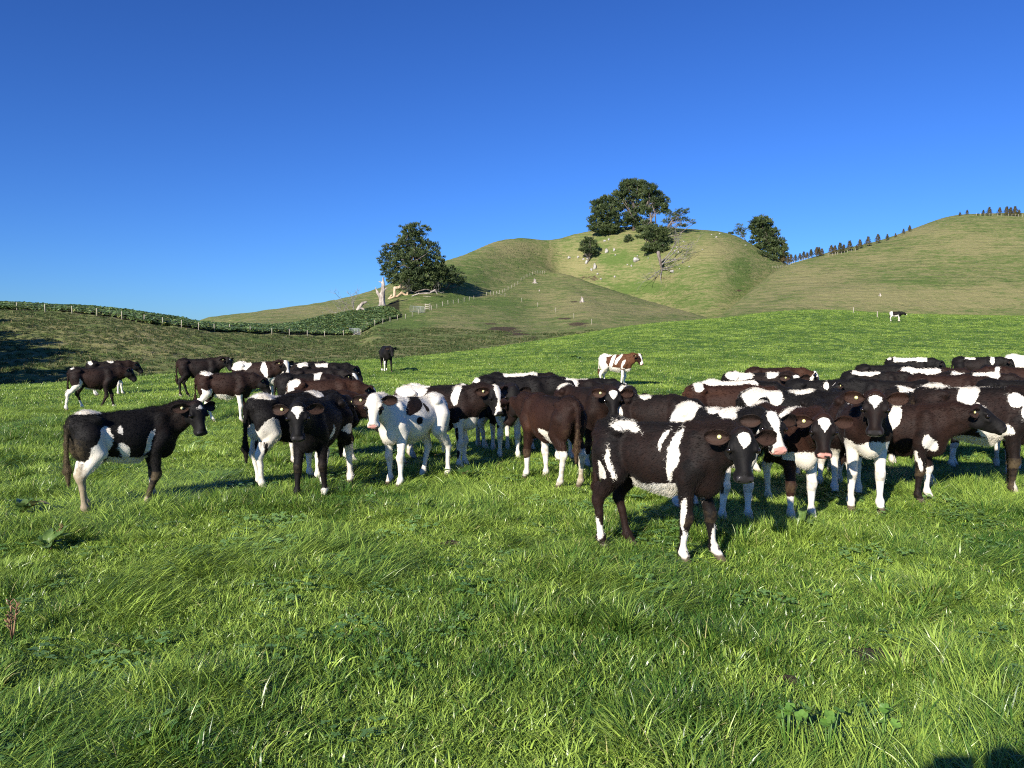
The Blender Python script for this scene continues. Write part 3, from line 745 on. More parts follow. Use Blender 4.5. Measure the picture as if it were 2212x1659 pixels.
    pinkv = np.where(nose, pinkn, 0)+np.where(lips, pinkn*.8, 0)
    nosev = np.where(nose | (lips & (pinkn == 0)), 1-min(1, pinkn), 0)
    if 0 < pinkn < 1: s = snoise(V, 30, sd+40, 2) > 0; pinkv = np.where(nose | lips, s*1.0, 0); nosev = np.where(nose, 1-s*1.0, 0)
    hoof = np.where(isleg & (V[:, 2] < .05), np.clip((.055-V[:, 2])/.012, 0, 1), 0)
    br = sp['brown'] + .45*snoise(V, 3.4, sd+50, 3) - .62*np.where(head, 1, 0)*np.clip((x+.02)/.05, 0, 1) - .25*np.clip((V[:, 2]-.84)/.08, 0, 1)*np.where(head | neck, 0, 1) - .15*isleg
    dirt = sp['dirt']*(np.clip((.42-V[:, 2])/.3, 0, 1)*.9*isleg + .9*np.clip((-.40-V[:, 0])/.15, 0, 1)*np.clip((.85-V[:, 2])/.3, .2, 1)*(~head) + .35*tail)
    knee = isleg & (V[:, 2] < .33) & (V[:, 2] > .25) & (V[:, 0] > 0); dirt = dirt + .35*knee
    lid = np.clip(1.5-np.sqrt((h[:, 0]-.096)**2+(np.abs(y)-.088)**2+(z-.0)**2)/.021, 0, 1)*head
    return dict(head=head*1.0, face=(head & (h[:, 0] > .08))*1.0, lid=lid, white=np.where(lid > .3, -.02, f), brown=br, dirt=np.clip(dirt, 0, 1), pink=pinkv, nose=nosev, hoof=hoof, earin=np.zeros(n))

def ear_geo(poll, Rh, s, droop, h_fine):
    fwd = Rh[:, 0].copy(); fwd[2] = 0; fwd /= (np.linalg.norm(fwd)+1e-9); lat = Rh[:, 1]*s; up = np.cross(fwd, Rh[:, 1]); up /= np.linalg.norm(up)
    base = poll + Rh@A3(.000, s*.060, .002)
    ax = lat*1.0 - fwd*.28 + up*droop; ax /= np.linalg.norm(ax)
    side = np.cross(ax, fwd); side /= np.linalg.norm(side)
    if side@up < 0: side = -side
    nrm = np.cross(side, ax); 
    if nrm@fwd < 0: nrm = -nrm
    nu, nv = (11, 9) if h_fine else (7, 5)
    V = []; inn = []
    for layer_ in (0, 1):
        for i in range(nu):
            t_ = i/(nu-1); wd = .054*math.sqrt(max(.04, 1-((t_-.56)/.50)**2))*(.55+.45*min(1, t_/.35))
            for j in range(nv):
                v = -1+2*j/(nv-1); cup = .040*(v*v)*(1-.35*t_) - .012
                p = base + ax*(.185*t_ - .012*v*v*t_) + side*(wd*v) + nrm*(cup + .012*math.sin(math.pi*t_))
                edge = (1-v*v)*(math.sin(math.pi*min(1, t_*.92+.04)))
                if layer_ == 1: p = p - nrm*(.004+.012*edge)
                V.append(p); inn.append((.15+.85*min(1, max(0, (.5-v)*.9)))*min(1, (1-t_)*7)*min(1, (1-abs(v))*5+.35) if layer_ == 0 else 0)
    Q = []
    for layer_ in (0, 1):
        o = layer_*nu*nv
        for i in range(nu-1):
            for j in range(nv-1):
                q = (o+i*nv+j, o+(i+1)*nv+j, o+(i+1)*nv+j+1, o+i*nv+j+1); Q.append(q if layer_ == 0 else q[::-1])
    o = nu*nv
    for i in range(nu-1):
        for j, fl in ((0, 0), (nv-1, 1)):
            a, b = i*nv+j, (i+1)*nv+j; q = (a, b, b+o, a+o); Q.append(q[::-1] if not fl else q)
    a = (nu-1)*nv
    for j in range(nv-1): Q.append((a+j, a+j+1, a+j+1+o, a+j+o))
    tagp = base + ax*.085 + nrm*.000
    return np.array(V), np.array(Q), np.array(inn), tagp, nrm

def lathe_z(mb, c, n, prof, N=12):
    """small turned piece around axis n at c; prof = [(radius, height)]"""
    n = Vector(n).normalized(); a = n.cross(Vector((0.3, 0.2, 1))).normalized(); b = n.cross(a); V = []
    for r_, hh in prof:
        for k in range(N): V.append(Vector(c)+n*hh+(a*math.cos(6.2832*k/N)+b*math.sin(6.2832*k/N))*r_)
    Q = [(i*N+k, i*N+(k+1) % N, (i+1)*N+(k+1) % N, (i+1)*N+k) for i in range(len(prof)-1) for k in range(N)]
    mb.add(V, Q)
def sphere_mesh(name, c, r, n=10):
    mb = MB(); prof = [(r*math.sin(math.pi*i/n)+1e-5, -r*math.cos(math.pi*i/n)) for i in range(n+1)]
    lathe_z(mb, c, (0, 0, 1), prof, n+2); return mb.mesh(name)

HAIR_JOBS = []
GROUP = 'young dairy calves standing in the paddock'
CALF_POS = []
def calf(px, fy, rel, label, head=None, hpit=58, npit=24, s=1.0, brown=.3, stride=None, pat=None, tagear=(1,), pos=None, tail=.0, dirt=.35, fat=1.0, roll=0, mouth=False, seed=None, droop=-.05):
    """px, fy: reading-px of the ground under its middle; rel: 0 facing right across the view, 90 away, -90 towards the viewer"""
    s *= 1.04; i = len(CALF_POS); seed = seed or 1000+37*i; r = np.random.default_rng(seed)
    if pos is None:
        p = ground(px, fy)
        p = ground(px, fy+.055*1661/p.y) if p.y < 40 else p          # hooves stand down in the grass
    else: p = Vector((pos[0], pos[1], hz(pos[0], pos[1])))
    p.z = hz(p.x, p.y)
    az = -math.atan2(p.x, p.y); hd = R(rel)+az
    if head is None: head = rel
    hyaw = (R(head)-R(rel)+math.pi) % (2*math.pi)-math.pi
    dist = math.hypot(p.x, p.y)
    hvox = .0115 if dist < 9.2 else (.0155 if dist < 13.5 else (.022 if dist < 26 else .03))
    st = stride or tuple(r.uniform(-.10, .10, 4))
    sp = dict(rng=r, seed=seed, h=hvox/s, stride=st, hyaw=hyaw, hpit=R(hpit), npit=R(npit), tail=tail or r.uniform(-.03, .03), pat=pat or {}, brown=brown, dirt=dirt, fat=fat, roll=R(roll), mouth=mouth)
    G, carve, poll, Rh, J = calf_prims(sp)
    prims = [q for nm in G for q in G[nm]]
    V, Q = implicit(prims+carve, sp['h'])
    at = calf_paint(V, G, poll, Rh, sp)
    for sgn in (1, -1):
        EV, EQ, inn, tp, tn = ear_geo(poll, Rh, sgn, droop, dist < 14)
        Q = np.concatenate([Q, EQ+len(V)]); V = np.concatenate([V, EV]); m = len(EV)
        for k in at: at[k] = np.concatenate([at[k], np.full(m, {'white': .05 if (sp['pat'].get('face') == 'full' and 0) else -.05, 'brown': brown+.1}.get(k, 0.0)) if k != 'earin' else inn*.9])
        if sgn == -1: tagpos = (tp, tn)
        else: tagposL = (tp, tn)
    me = np_mesh('calf', V, Q)
    for k, v in at.items(): fattr(me, k, v)
    root = obj('calf', me, M_COAT); root.location = p; root.rotation_euler = (0, 0, hd); root.scale = (s, s, s)
    tag(root, label, 'calf', GROUP)
    if dist < 40:
        for sgn in (-1, 1):
            obj('eye', sphere_mesh('eye', poll+Rh@A3(.098, sgn*.0905, .002), .0195, 8), M_EYE, root)
        for e_ in tagear:
            tp, tn = tagpos if e_ == 1 else tagposL
            if e_ == 0: continue
            mb = MB(); lathe_z(mb, tp, tn, [(.0005, .014), (.0135, .014), (.0145, .011), (.0145, .006), (.005, .004), (.005, -.02), (.012, -.022), (.0005, -.026)], 12)
            tg = obj('ear_tag', mb.mesh('ear_tag', False), M_TAG, root)
            if dist < 10:
                mb = MB(); lathe_z(mb, tp, tn, [(.006, .0145), (.006, .0175), (.0005, .0175)], 10); obj('stud', mb.mesh('stud', False), M_TAG2, tg)
    CALF_POS.append((p.x, p.y, hd, s, label, dist)); HAIR_JOBS.append((root, sp, hvox, dist))
    return root

wk = (.16, -.18, -.16, .16)
# --- left side of the paddock
calf(282, 1086, 20, 'black calf with a white rump saddle standing side on in the left foreground', head=-66, hpit=60, npit=20, s=.90, brown=.05, stride=(.02, -.14, .05, -.04),
     pat=dict(W=[(-.44,.93,.17,.035,0),(-.30,.64,.075,.12,-1,-.5),(-.36,.52,.08,.13,-1),(-.12,.56,.04,.07,-1,.5),(-.12,.72,.022,.03,-1,.4),(.17,.62,.03,.10,-1,-.5)], belly=(.53,-.42,.2), legs=(.22,.09,.5,.5), face='small'), dirt=.8, tagear=(1,), tail=-.01)
calf(208, 880, 0, 'black brown calf with one long white hind leg walking right at the far left', head=-4, hpit=52, npit=8, s=.93, brown=.45, stride=(.13, -.14, .14, -.22), pat=dict(W=[(-.52,.92,.05,.03,0),(-.33,.60,.03,.09,-1,.3)], belly=(.49,-.4,.1), legs=(.08,.08,.2,.55), face='small'), dirt=.15)
calf(236, 851, 0, 'black calf with small white back marks half hidden behind the walking calf', head=0, hpit=48, npit=4, s=.95, brown=.4, pat=dict(W=[(-.5,.92,.07,.05,0),(.02,.93,.08,.04,0)], belly=(.5,-.4,.3), legs=(.4,.4,.3,.3), face='none'))
calf(434, 853, 0, 'all dark brown calf with muddy hind legs standing behind a white legged calf', head=-48, hpit=56, npit=14, s=1.0, brown=.5, stride=(0,0,.1,-.08), pat=dict(belly=(.49,-.35,.1), legs=(.05,.05,.05,.05), face='small'), dirt=.25)
calf(490, 908, -4, 'brown black calf with white hind legs stepping right with lowered head', head=-8, hpit=62, npit=-6, s=.93, brown=.75, stride=(.10,.02,.16,-.10), pat=dict(W=[(-.38,.93,.12,.03,0),(-.35,.50,.06,.08,-1)], belly=(.51,-.4,.2), legs=(.1,.50,.42,.62), face='small'), dirt=.15)
calf(558, 872, -18, 'white rumped calf with pink nose and white blaze behind the stepping brown calf', head=-62, hpit=58, npit=16, s=1.0, brown=.5, pat=dict(W=[(-.42,.86,.26,.10,0),(.20,.78,.06,.17,0,.2)], chest=.60, legs=(.42,.42,.4,.4), face='widebl', pink=1.0))
calf(652, 866, 0, 'calf with white rump and muddy brown flank in the left bunch, head hidden', head=10, s=.98, npit=5, brown=.6, pat=dict(W=[(-.42,.90,.20,.06,0),(-.5,.68,.09,.2,0)], legs=(.3,.3,.5,.5)), dirt=.7)
calf(697, 880, 4, 'black calf with white streaks on its back at the rear of the left bunch', head=-8, s=1.0, npit=0, brown=.2, pat=dict(spine=[(-.55,-.3,.05),(-.15,.12,.05)], legs=(.3,.3,.5,.5)))
calf(688, 897, -6, 'black calf with a bold white blaze looking out from the left bunch', head=-35, hpit=50, npit=-4, s=.96, brown=.3, pat=dict(legs=(.3,.3,.5,.5), face='widebl'))
calf(668, 924, 2, 'black calf with a white band across its shoulders in the left bunch', head=0, hpit=60, npit=-14, s=.98, brown=.12, pat=dict(W=[(.18,.88,.07,.13,0,-.4),(-.36,.55,.08,.13,-1)], belly=(.52,-.45,-.1), legs=(.4,.4,.55,.55), face='small'))
calf(702, 948, -4, 'reddish brown calf with white rump and lowered head in the left bunch', head=-10, hpit=56, npit=-6, s=.96, brown=1.0, pat=dict(W=[(-.48,.90,.13,.08,0),(-.52,.66,.08,.2,0)], legs=(.4,.4,.6,.6), face='heart'))
calf(706, 993, 5, 'dark brown calf hanging its head low behind the black calf facing the viewer', head=-12, hpit=70, npit=-22, s=.92, brown=.6, pat=dict(legs=(.3,.3,.3,.3)))
calf(636, 1036, 34, 'black calf with a white rump top and white hind legs seen from behind', head=40, hpit=50, npit=0, s=.97, brown=.2, stride=(.03,-.03,.06,-.05), pat=dict(W=[(-.40,.935,.18,.035,0),(-.42,.56,.13,.16,0),(.30,.92,.08,.05,0)], L=[('RR',.40,.07,-.01,-1),('RL',.40,.07,-.01,-1)], legs=(.45,.45,.6,.6)), dirt=.25, tail=.02)
calf(694, 1059, -112, 'black calf with a white forehead patch facing the viewer, front legs black', head=-92, hpit=64, npit=12, s=.97, brown=.25, stride=(-.06,.10,-.18,.10), pat=dict(W=[(-.36,.60,.05,.05,1),(.10,.56,.03,.08,1)], legs=(.07,.07,.40,.42), face='heart'), dirt=.1, tagear=(1,))
calf(889, 1034, -134, 'mostly white calf with a few black spots and dark ears, facing the viewer', head=-97, hpit=64, npit=20, s=.95, brown=.2, stride=(.05,-.03,-.10,.12), pat=dict(base='w', B=[(.06,.86,.16,.065,1,-.5),(.06,.64,.045,.045,1),(-.10,.80,.035,.06,1)], legs=(.8,.8,.8,.8), face='full', pink=.9), dirt=.12, tagear=(1,))
# --- middle
calf(952, 1004, -12, 'dark calf with white shoulder triangle, white front legs and white blaze', head=-58, hpit=60, npit=14, s=.99, brown=.7, pat=dict(W=[(-.38,.90,.22,.07,0),(.22,.84,.055,.10,-1,-.2),(-.5,.75,.06,.08,-1)], chest=.60, belly=(.50,-.3,.1), L=[('FR',.40,.08,-.03,-1),('FR',.18,.05,-.02,-1)], legs=(.5,.55,.4,.4), face='blaze'), dirt=.2, tagear=(1,))
calf(958, 984, 0, 'calf with a white back streak standing behind the white spotted calf', head=0, s=.98, npit=0, brown=.15, pat=dict(spine=[(-.52,-.22,.07)], W=[(.28,.88,.05,.08,0)], legs=(.4,.4,.5,.5)), tagear=())
calf(1112, 968, 0, 'black calf with a tiny white tail head patch in the middle of the herd', head=-15, s=1.05, npit=2, brown=.08, pat=dict(W=[(-.54,.90,.05,.04,0)], legs=(.2,.2,.4,.4)), tagear=())
calf(1122, 928, 5, 'calf with a white striped back at the rear of the middle group', head=5, s=1.0, npit=0, brown=.1, pat=dict(spine=[(-.3,.35,.05)]), tagear=())
calf(1092, 980, -80, 'all black faced calf with brown ears and white front legs facing the viewer', head=-88, hpit=60, npit=14, s=.97, brown=.12, stride=(.05,-.04,0,0), pat=dict(chest=.56, legs=(.55,.55,.4,.4), L=[('FR',.43,.05,.0,-1)], face='none'), tagear=(1,))
calf(1186, 1035, 124, 'reddish brown calf with white legs standing with its rump to the viewer', head=130, hpit=55, npit=0, s=.97, brown=.9, stride=(.05,-.02,.05,-.04), pat=dict(W=[(-.16,.52,.12,.06,1,.5)], belly=(.50,-.35,-.05), legs=(.25,.42,.40,.40)), dirt=.45, tail=.03, tagear=())
calf(1262, 1000, -52, 'dark brown calf with white forehead diamond and brown ears facing the viewer', head=-88, hpit=62, npit=14, s=1.0, brown=.75, stride=(.04,-.06,0,0), pat=dict(W=[(-.46,.93,.12,.05,0)], belly=(.50,-.2,.3), L=[('FL',.5,.04,0,-1)], legs=(.24,.2,.3,.3), face='heart'), tagear=(1,))
calf(1205, 948, 0, 'white backed calf with black blotches at the rear of the middle group', head=0, s=.95, npit=0, brown=.1, pat=dict(W=[(-.10,.85,.40,.14,0)], B=[(-.22,.80,.07,.09,-1),(-.52,.85,.06,.1,0),(.12,.80,.08,.09,-1)], legs=(.5,.5,.5,.5)), tagear=())
calf(1262, 928, 0, 'calf with white saddle and black head raised behind the diamond faced calf', head=-12, hpit=55, npit=-2, s=.91, brown=.12, pat=dict(spine=[(-.5,.1,.08)], face='blaze'), tagear=(1,))
calf(1342, 966, -75, 'black calf with a wide pale forehead peering between two calves', head=-84, hpit=62, npit=0, s=.94, brown=.25, pat=dict(W=[(.3,.9,.1,.06,0)], legs=(.4,.4,.4,.4), face='heart'), tagear=())
calf(1412, 1016, -18, 'black calf with white hip streak behind the biggest near calf', head=-30, hpit=62, npit=-14, s=.93, brown=.4, pat=dict(W=[(-.12,.90,.10,.04,0,-.2),(-.42,.66,.06,.10,-1)], legs=(.3,.3,.4,.4), face='star'), tagear=(1,))
calf(1332, 833, -20, 'brown and white patched calf standing alone behind the middle herd', head=-34, hpit=56, npit=14, s=.98, brown=1.75, pat=dict(W=[(-.48,.78,.17,.30,0),(-.10,.72,.055,.24,0,-.35),(.10,.80,.045,.16,0,-.6),(-.26,.90,.12,.05,0),(.28,.66,.04,.10,0,-.4)], belly=(.60,-.4,.3), chest=.54, legs=(.5,.5,.7,.7), face='widebl', pink=1.0), dirt=.1)
calf(835, 801, -78, 'black calf with one white sock walking towards the viewer alone beyond the herd', head=-66, hpit=60, npit=6, s=1.05, brown=.02, stride=(.1,-.08,-.1,.1), pat=dict(L=[('FR',.45,.05,0,1)], legs=(.05,.36,.1,.1), face='none'), dirt=.1, tagear=())
calf(1935, 695, 0, 'far off black and white calf alone on the green rise at the right', head=0, hpit=30, npit=-4, s=1.05, brown=.2, pat=dict(W=[(-.48,.75,.16,.22,0)], belly=(.6,-.4,.3), legs=(.5,.5,.6,.6), face='muzzle'), tagear=())
# --- right hand herd, nearest first
calf(1428, 1186, -24, 'biggest near dark brown calf with white hip and shoulder stripes, side on', head=-84, hpit=60, npit=12, s=.98, brown=.42, stride=(.12,-.04,.10,-.03),
     pat=dict(W=[(-.24,.875,.115,.027,-1,-.25),(.16,.70,.032,.17,-1,-.35),(.10,.83,.02,.05,-1,-.5),(-.33,.60,.022,.13,-1,.15),(-.44,.50,.045,.11,-1),(-.49,.32,.035,.08,-1)], belly=(.535,-.30,.20), L=[('FR',.33,.10,-.02,1),('FR',.12,.12,.02,1),('FL',.44,.04,.02,1),('FL',.12,.12,.02,1),('RR',.15,.08,0,1)], legs=(.04,.02,.03,.03), face='heart'), dirt=.12, tagear=(1,))
calf(1545, 1108, -48, 'calf with white blaze and open pink mouth beside the biggest near calf', head=-70, hpit=42, npit=12, s=.98, brown=.12, stride=(.04,-.04,0,0), pat=dict(W=[(-.40,.86,.17,.2,0),(.02,.92,.10,.03,0),(.25,.93,.12,.05,0)], chest=.66, throat=1, L=[('FR',.30,.05,0,-1)], legs=(.55,.55,.5,.5), face='blaze', pink=1.0), mouth=True, tagear=())
calf(1690, 1103, -58, 'dark brown calf with a white heart on its forehead and part pink nose', head=-84, hpit=62, npit=10, s=.97, brown=.85, stride=(.02,.07,0,0), pat=dict(spine=[(-.55,-.35,.06)], W=[(.18,.90,.06,.14,0,-.4)], chest=.60, L=[('FR',.38,.10,0,-1)], legs=(.5,.24,.4,.4), face='heart', pink=.5), tagear=(1,))
calf(1852, 1082, -76, 'dark brown calf facing straight ahead on white front legs with dirty knees', head=-92, hpit=62, npit=22, s=1.04, brown=.85, stride=(.02,-.02,0,0), pat=dict(spine=[(-.2,.2,.03)], chest=.54, legs=(.56,.56,.4,.4), face='heart'), dirt=.3, tagear=(1,), droop=.05)
calf(1935, 1066, -14, 'brown calf in profile with its nose stretched to the right', head=-6, hpit=26, npit=14, s=.93, brown=.7, stride=(.02,-.02,0,0), pat=dict(W=[(-.02,.80,.07,.15,-1,-.2),(.36,.56,.05,.08,-1,.5),(-.1,.55,.04,.04,-1)], L=[('FR',.44,.05,-.02,1),('FR',.36,.06,.02,1)], legs=(.3,.07,.3,.3), face='small'), tagear=(1,))
calf(2112, 1056, 8, 'large dark calf with white flank patches and muddy hind legs at the right edge', head=0, hpit=50, npit=10, s=1.09, brown=.45, stride=(.03,.0,.04,.0), pat=dict(W=[(-.10,.84,.085,.12,-1,-.4),(-.02,.68,.04,.06,-1),(.26,.84,.06,.06,-1,-.8),(.33,.74,.02,.08,-1),(.12,.54,.12,.05,-1),(-.3,.94,.3,.02,0)], belly=(.52,-.4,.25), legs=(.05,.05,.60,.60), L=[('FR',.08,.06,.02,1)]), dirt=.6, tagear=())
calf(2012, 1002, 6, 'black calf with a thin white spine line right behind the calf in profile', head=0, npit=0, s=.98, brown=.06, pat=dict(spine=[(-.45,.3,.025)], legs=(.3,.3,.4,.4)), tagear=())
calf(1775, 1036, -66, 'dark calf squeezed in behind the heart faced calf, mostly hidden', head=-60, npit=-12, s=.93, brown=.3, pat=dict(legs=(.5,.5,.5,.5)), tagear=())
calf(2190, 1020, -80, 'white legged calf standing behind the large calf at the right edge', head=-70, s=.95, brown=.2, pat=dict(legs=(.5,.5,.5,.5), chest=.5), tagear=())
calf(1702, 1022, 10, 'black and white roan calf with broad white hip patch in the right herd', head=20, hpit=60, npit=-10, s=1.0, brown=.02, pat=dict(W=[(-.32,.86,.20,.12,0),(.16,.93,.16,.05,0)], B=[(-.30,.78,.07,.09,-1)], legs=(.4,.4,.4,.4)), tagear=())
calf(1572, 990, 0, 'long backed dark red brown calf with a white tail head in the right herd', head=10, hpit=60, npit=-5, s=1.0, brown=.85, pat=dict(W=[(-.40,.92,.06,.06,0,-.4),(.30,.84,.02,.04,-1)], legs=(.4,.4,.4,.4)), dirt=.6, tagear=())
calf(1592, 960, 3, 'calf with a nearly all white back behind the red brown calf', head=8, npit=-5, s=.98, brown=.1, pat=dict(W=[(-.15,.88,.40,.13,0)], legs=(.5,.5,.5,.5)), tagear=())
calf(1632, 928, -8, 'calf with tan forehead and pink nose resting its chin on a herd mate', head=-80, hpit=48, npit=10, s=1.0, brown=.3, pat=dict(W=[(-.3,.90,.24,.09,0),(.30,.90,.10,.05,0)], legs=(.5,.5,.5,.5), face='heart', pink=.6), tagear=(1,))
calf(1672, 897, 5, 'red brown backed calf at the far side of the right herd', head=10, npit=0, s=1.0, brown=1.1, pat=dict(face='full'), tagear=())
calf(1775, 950, 8, 'black calf with one white shoulder spot in the right herd', head=15, npit=-8, s=.97, brown=.05, pat=dict(W=[(.05,.84,.05,.06,-1)]), tagear=())
calf(1806, 1003, 95, 'shaggy black calf turned away between two front calves', head=95, npit=-12, s=.95, brown=.1, pat=dict(legs=(.3,.3,.3,.3)), dirt=.4, tagear=())
calf(1925, 960, 178, 'black calf facing left with pale forehead behind the front row', head=182, hpit=40, npit=6, s=.98, brown=.06, pat=dict(face='star'), tagear=(0, 2))
calf(1885, 912, 0, 'black calf with a white line along its back in the right herd', head=5, npit=0, s=.98, brown=.15, pat=dict(spine=[(-.45,.1,.05)]), tagear=())
calf(1905, 881, 5, 'plain black backed calf far back in the right herd', head=0, npit=0, s=1.0, brown=.05, pat=dict(), tagear=())
calf(1962, 852, 0, 'calf with ragged white spine at the back row of the right herd', head=0, npit=0, s=1.02, brown=.05, pat=dict(spine=[(-.4,.45,.10)], W=[(-.5,.92,.05,.04,0)]), tagear=())
calf(2108, 850, 0, 'dark calf with short white back mark in the back row', head=-4, npit=4, s=1.03, brown=.3, pat=dict(spine=[(-.3,-.05,.05)], W=[(.38,.85,.05,.1,0)]), tagear=())
calf(2008, 906, 4, 'brown calf with long white back in the middle of the right herd', head=0, npit=0, s=1.0, brown=.8, pat=dict(W=[(-.2,.90,.32,.09,0)]), tagear=())
calf(2040, 941, 0, 'dark brown calf standing just behind the black calf facing left', head=4, npit=-4, s=1.0, brown=.8, pat=dict(), tagear=())
calf(2104, 925, 2, 'calf with white shoulder blotch near the right edge', head=0, npit=-4, s=1.0, brown=.5, pat=dict(W=[(.15,.88,.20,.09,0),(-.3,.93,.1,.04,0)]), tagear=())
calf(2136, 884, -80, 'calf with a dark face and white brow looking out of the right herd', head=-80, hpit=60, npit=10, s=.98, brown=.2, pat=dict(face='heart'), tagear=())
calf(2225, 849, 0, 'white backed calf cut off by the right edge of the view', head=0, npit=5, s=1.08, brown=.2, pat=dict(base='w', B=[(.3,.7,.1,.1,0)], legs=(.6,.6,.6,.6)), tagear=())
calf(2196, 898, 178, 'brown calf with a white neck mark facing left near the right edge', head=180, npit=0, s=1.0, brown=.8, pat=dict(W=[(.42,.86,.04,.10,0)]), tagear=())
calf(2200, 960, 0, 'black calf with small ear tag at the right edge behind the large calf', head=-10, npit=6, s=.98, brown=.1, pat=dict(), tagear=(1,))

def grow_coat(root, sp, n, length, rad):
    """short winter coat as hair curves on one calf"""
    me = root.data; nv = len(me.vertices); co = np.empty(nv*3, np.float32); me.vertices.foreach_get('co', co); co = co.reshape(-1, 3)
    no = np.empty(nv*3, np.float32); me.vertices.foreach_get('normal', no); no = no.reshape(-1, 3)
    at = {}
    for k in ('white', 'brown', 'dirt', 'pink', 'nose', 'hoof', 'earin', 'head', 'face', 'lid'):
        v = np.empty(nv, np.float32); me.attributes[k].data.foreach_get('value', v); at[k] = v
    r = np.random.default_rng(sp['seed']+5); i = r.integers(0, nv, n); i = i[(at['nose'][i] < .3) & (at['pink'][i] < .3) & (at['hoof'][i] < .3) & (at['lid'][i] < .4)]
    keep = ((co[i, 2] > .955) & (r.random(len(i)) < .5)) | ((co[i, 2] < .58) & (co[i, 2] > .42) & (no[i, 2] < -.55) & (r.random(len(i)) < .5)) | ((np.abs(at['white'][i]) < .006) & (r.random(len(i)) < .3)) | ((r.random(len(i)) < .40) & (at['white'][i] < -.01) & (at['head'][i] < .5)) | (r.random(len(i)) < .02) | (co[i, 0] < -.54)
    i = i[keep]; n = len(i)
    P0 = co[i] + r.normal(0, .005, (n, 3)); N = no[i]
    flow = np.tile(A3(-.85, 0, -.35), (n, 1)); flow[:, 2] -= np.where(co[i, 2] < .55, 1.0, 0)
    flow += .22*np.stack([snoise(P0, 14, 61, 2), snoise(P0, 14, 62, 2), snoise(P0, 14, 63, 2)], 1) + r.normal(0, .12, (n, 3))
    flow -= (flow*N).sum(1)[:, None]*N; flow /= np.linalg.norm(flow, axis=1)[:, None]+1e-6
    onhead = at['head'][i] > .5; low = co[i, 2] < .44
    ln = length*r.uniform(.5, 1.25, n)*np.where((co[i, 2] < .56) & (co[i, 2] > .44) & (co[i, 0] < .3), 1.7, 1.0)*np.where((co[i, 2] > .86) & ~onhead, 1.35, 1.0)*np.where(onhead, .38, 1)*np.where(low, .55, 1)*np.where(at['face'][i] > .5, .5, 1)
    lift = (.22+.30*((co[i, 2] > .95) & (r.random(n) < .5)))*r.uniform(.4, 1.4, n)
    d1 = flow*.75+N*lift[:, None]; d2 = flow*1.1+N*(lift*.25)[:, None]
    P1 = P0+d1*ln[:, None]*.5; P2_ = P1+d2*ln[:, None]*.5
    pts = np.stack([P0-N*.002, P1, P2_], 1).astype(np.float32)
    cu = bpy.data.hair_curves.new('coat'); cu.add_curves([3]*n)
    cu.attributes['position'].data.foreach_set('vector', pts.ravel())
    ra = cu.attributes.get('radius') or cu.attributes.new('radius', 'FLOAT', 'POINT')
    ra.data.foreach_set('value', np.tile(np.array([1, .75, .15], np.float32)*rad, n))
    for k in at:
        a = cu.attributes.new(k, 'FLOAT', 'CURVE'); a.data.foreach_set('value', at[k][i]+(r.normal(0, .004, n) if k == 'white' else 0).astype(np.float32) if k == 'white' else at[k][i])
    cu.materials.append(M_COAT)
    o = bpy.data.objects.new('coat', cu); col.objects.link(o); o.parent = root
for root, sp_, hv, dist in HAIR_JOBS:
    if dist < 9.9: grow_coat(root, sp_, 90000, .020, .0007)
    elif dist < 14: grow_coat(root, sp_, 22000, .024, .0014)
    elif dist < 26: grow_coat(root, sp_, 8000, .032, .0024)

# ------------------------------------------------------------------ trees
M_PINE = mat_leaf('conifer_foliage', (.022, .044, .015), (.11, .145, .045), None, .12, .65, noise_scale=.25, instancer=False)
M_PINE2 = mat_leaf('sapling_foliage', (.045, .060, .022), (.19, .13, .06), None, .15, .7, noise_scale=.35, instancer=False)
def foliage(lobes, dens, size, seed, droop=0.0, upright=.6, per=26):
    """leaf sprays grouped in clumps through lobes: (centre, radii)"""
    r = np.random.default_rng(seed); V=[]; Tn=[]
    for c, rad in lobes:
        c = np.array(c, float); rad = np.array(rad, float)
        nc = max(5, int(dens*(rad[0]*rad[1]+rad[0]*rad[2]+rad[1]*rad[2])/3))
        for i in range(nc):
            d = r.normal(size=3); d /= np.linalg.norm(d); f = r.uniform(.35, 1.0)**.6*r.uniform(.80, 1.15)
            cc = c+d*rad*f; cs = size*r.uniform(1.0, 1.9); n_ = int(per*r.uniform(.6, 1.3)); tn = r.uniform(.1, .9)
            P = r.normal(size=(n_, 3)); P /= np.linalg.norm(P, axis=1)[:, None]; P *= (r.random((n_, 1))**.4)*cs*np.array([1.15, 1.15, .62]); P += cc
            up = d*.7+np.array([0, 0, upright])+r.normal(0, .5, (n_, 3)); up /= np.linalg.norm(up, axis=1)[:, None]
            sd_ = np.cross(up, r.normal(size=(n_, 3))); sd_ /= np.linalg.norm(sd_, axis=1)[:, None]+1e-6
            L = size*r.uniform(.7, 1.5, (n_, 1)); W_ = size*r.uniform(.16, .34, (n_, 1))
            q = np.stack([P-sd_*W_, P+sd_*W_, P+up*L+sd_*W_*.35, P+up*L-sd_*W_*.35], 1).reshape(-1, 3)
            V.append(q); Tn.append(np.full(n_*4, tn))
    V = np.concatenate(V); Q = np.arange(len(V)).reshape(-1, 4)
    me = np_mesh('crown', V, Q, None, False); fattr(me, 'tint', np.concatenate(Tn)); return me
def limb_path(a, b, r, sag=.15, n=5):
    a = Vector(a); b = Vector(b); L = (b-a).length; off = Vector((r.uniform(-1, 1), r.uniform(-1, 1), r.uniform(-.2, 1)))*L*sag
    return [a.lerp(b, t_)+off*math.sin(math.pi*t_) for t_ in np.linspace(0, 1, n)]
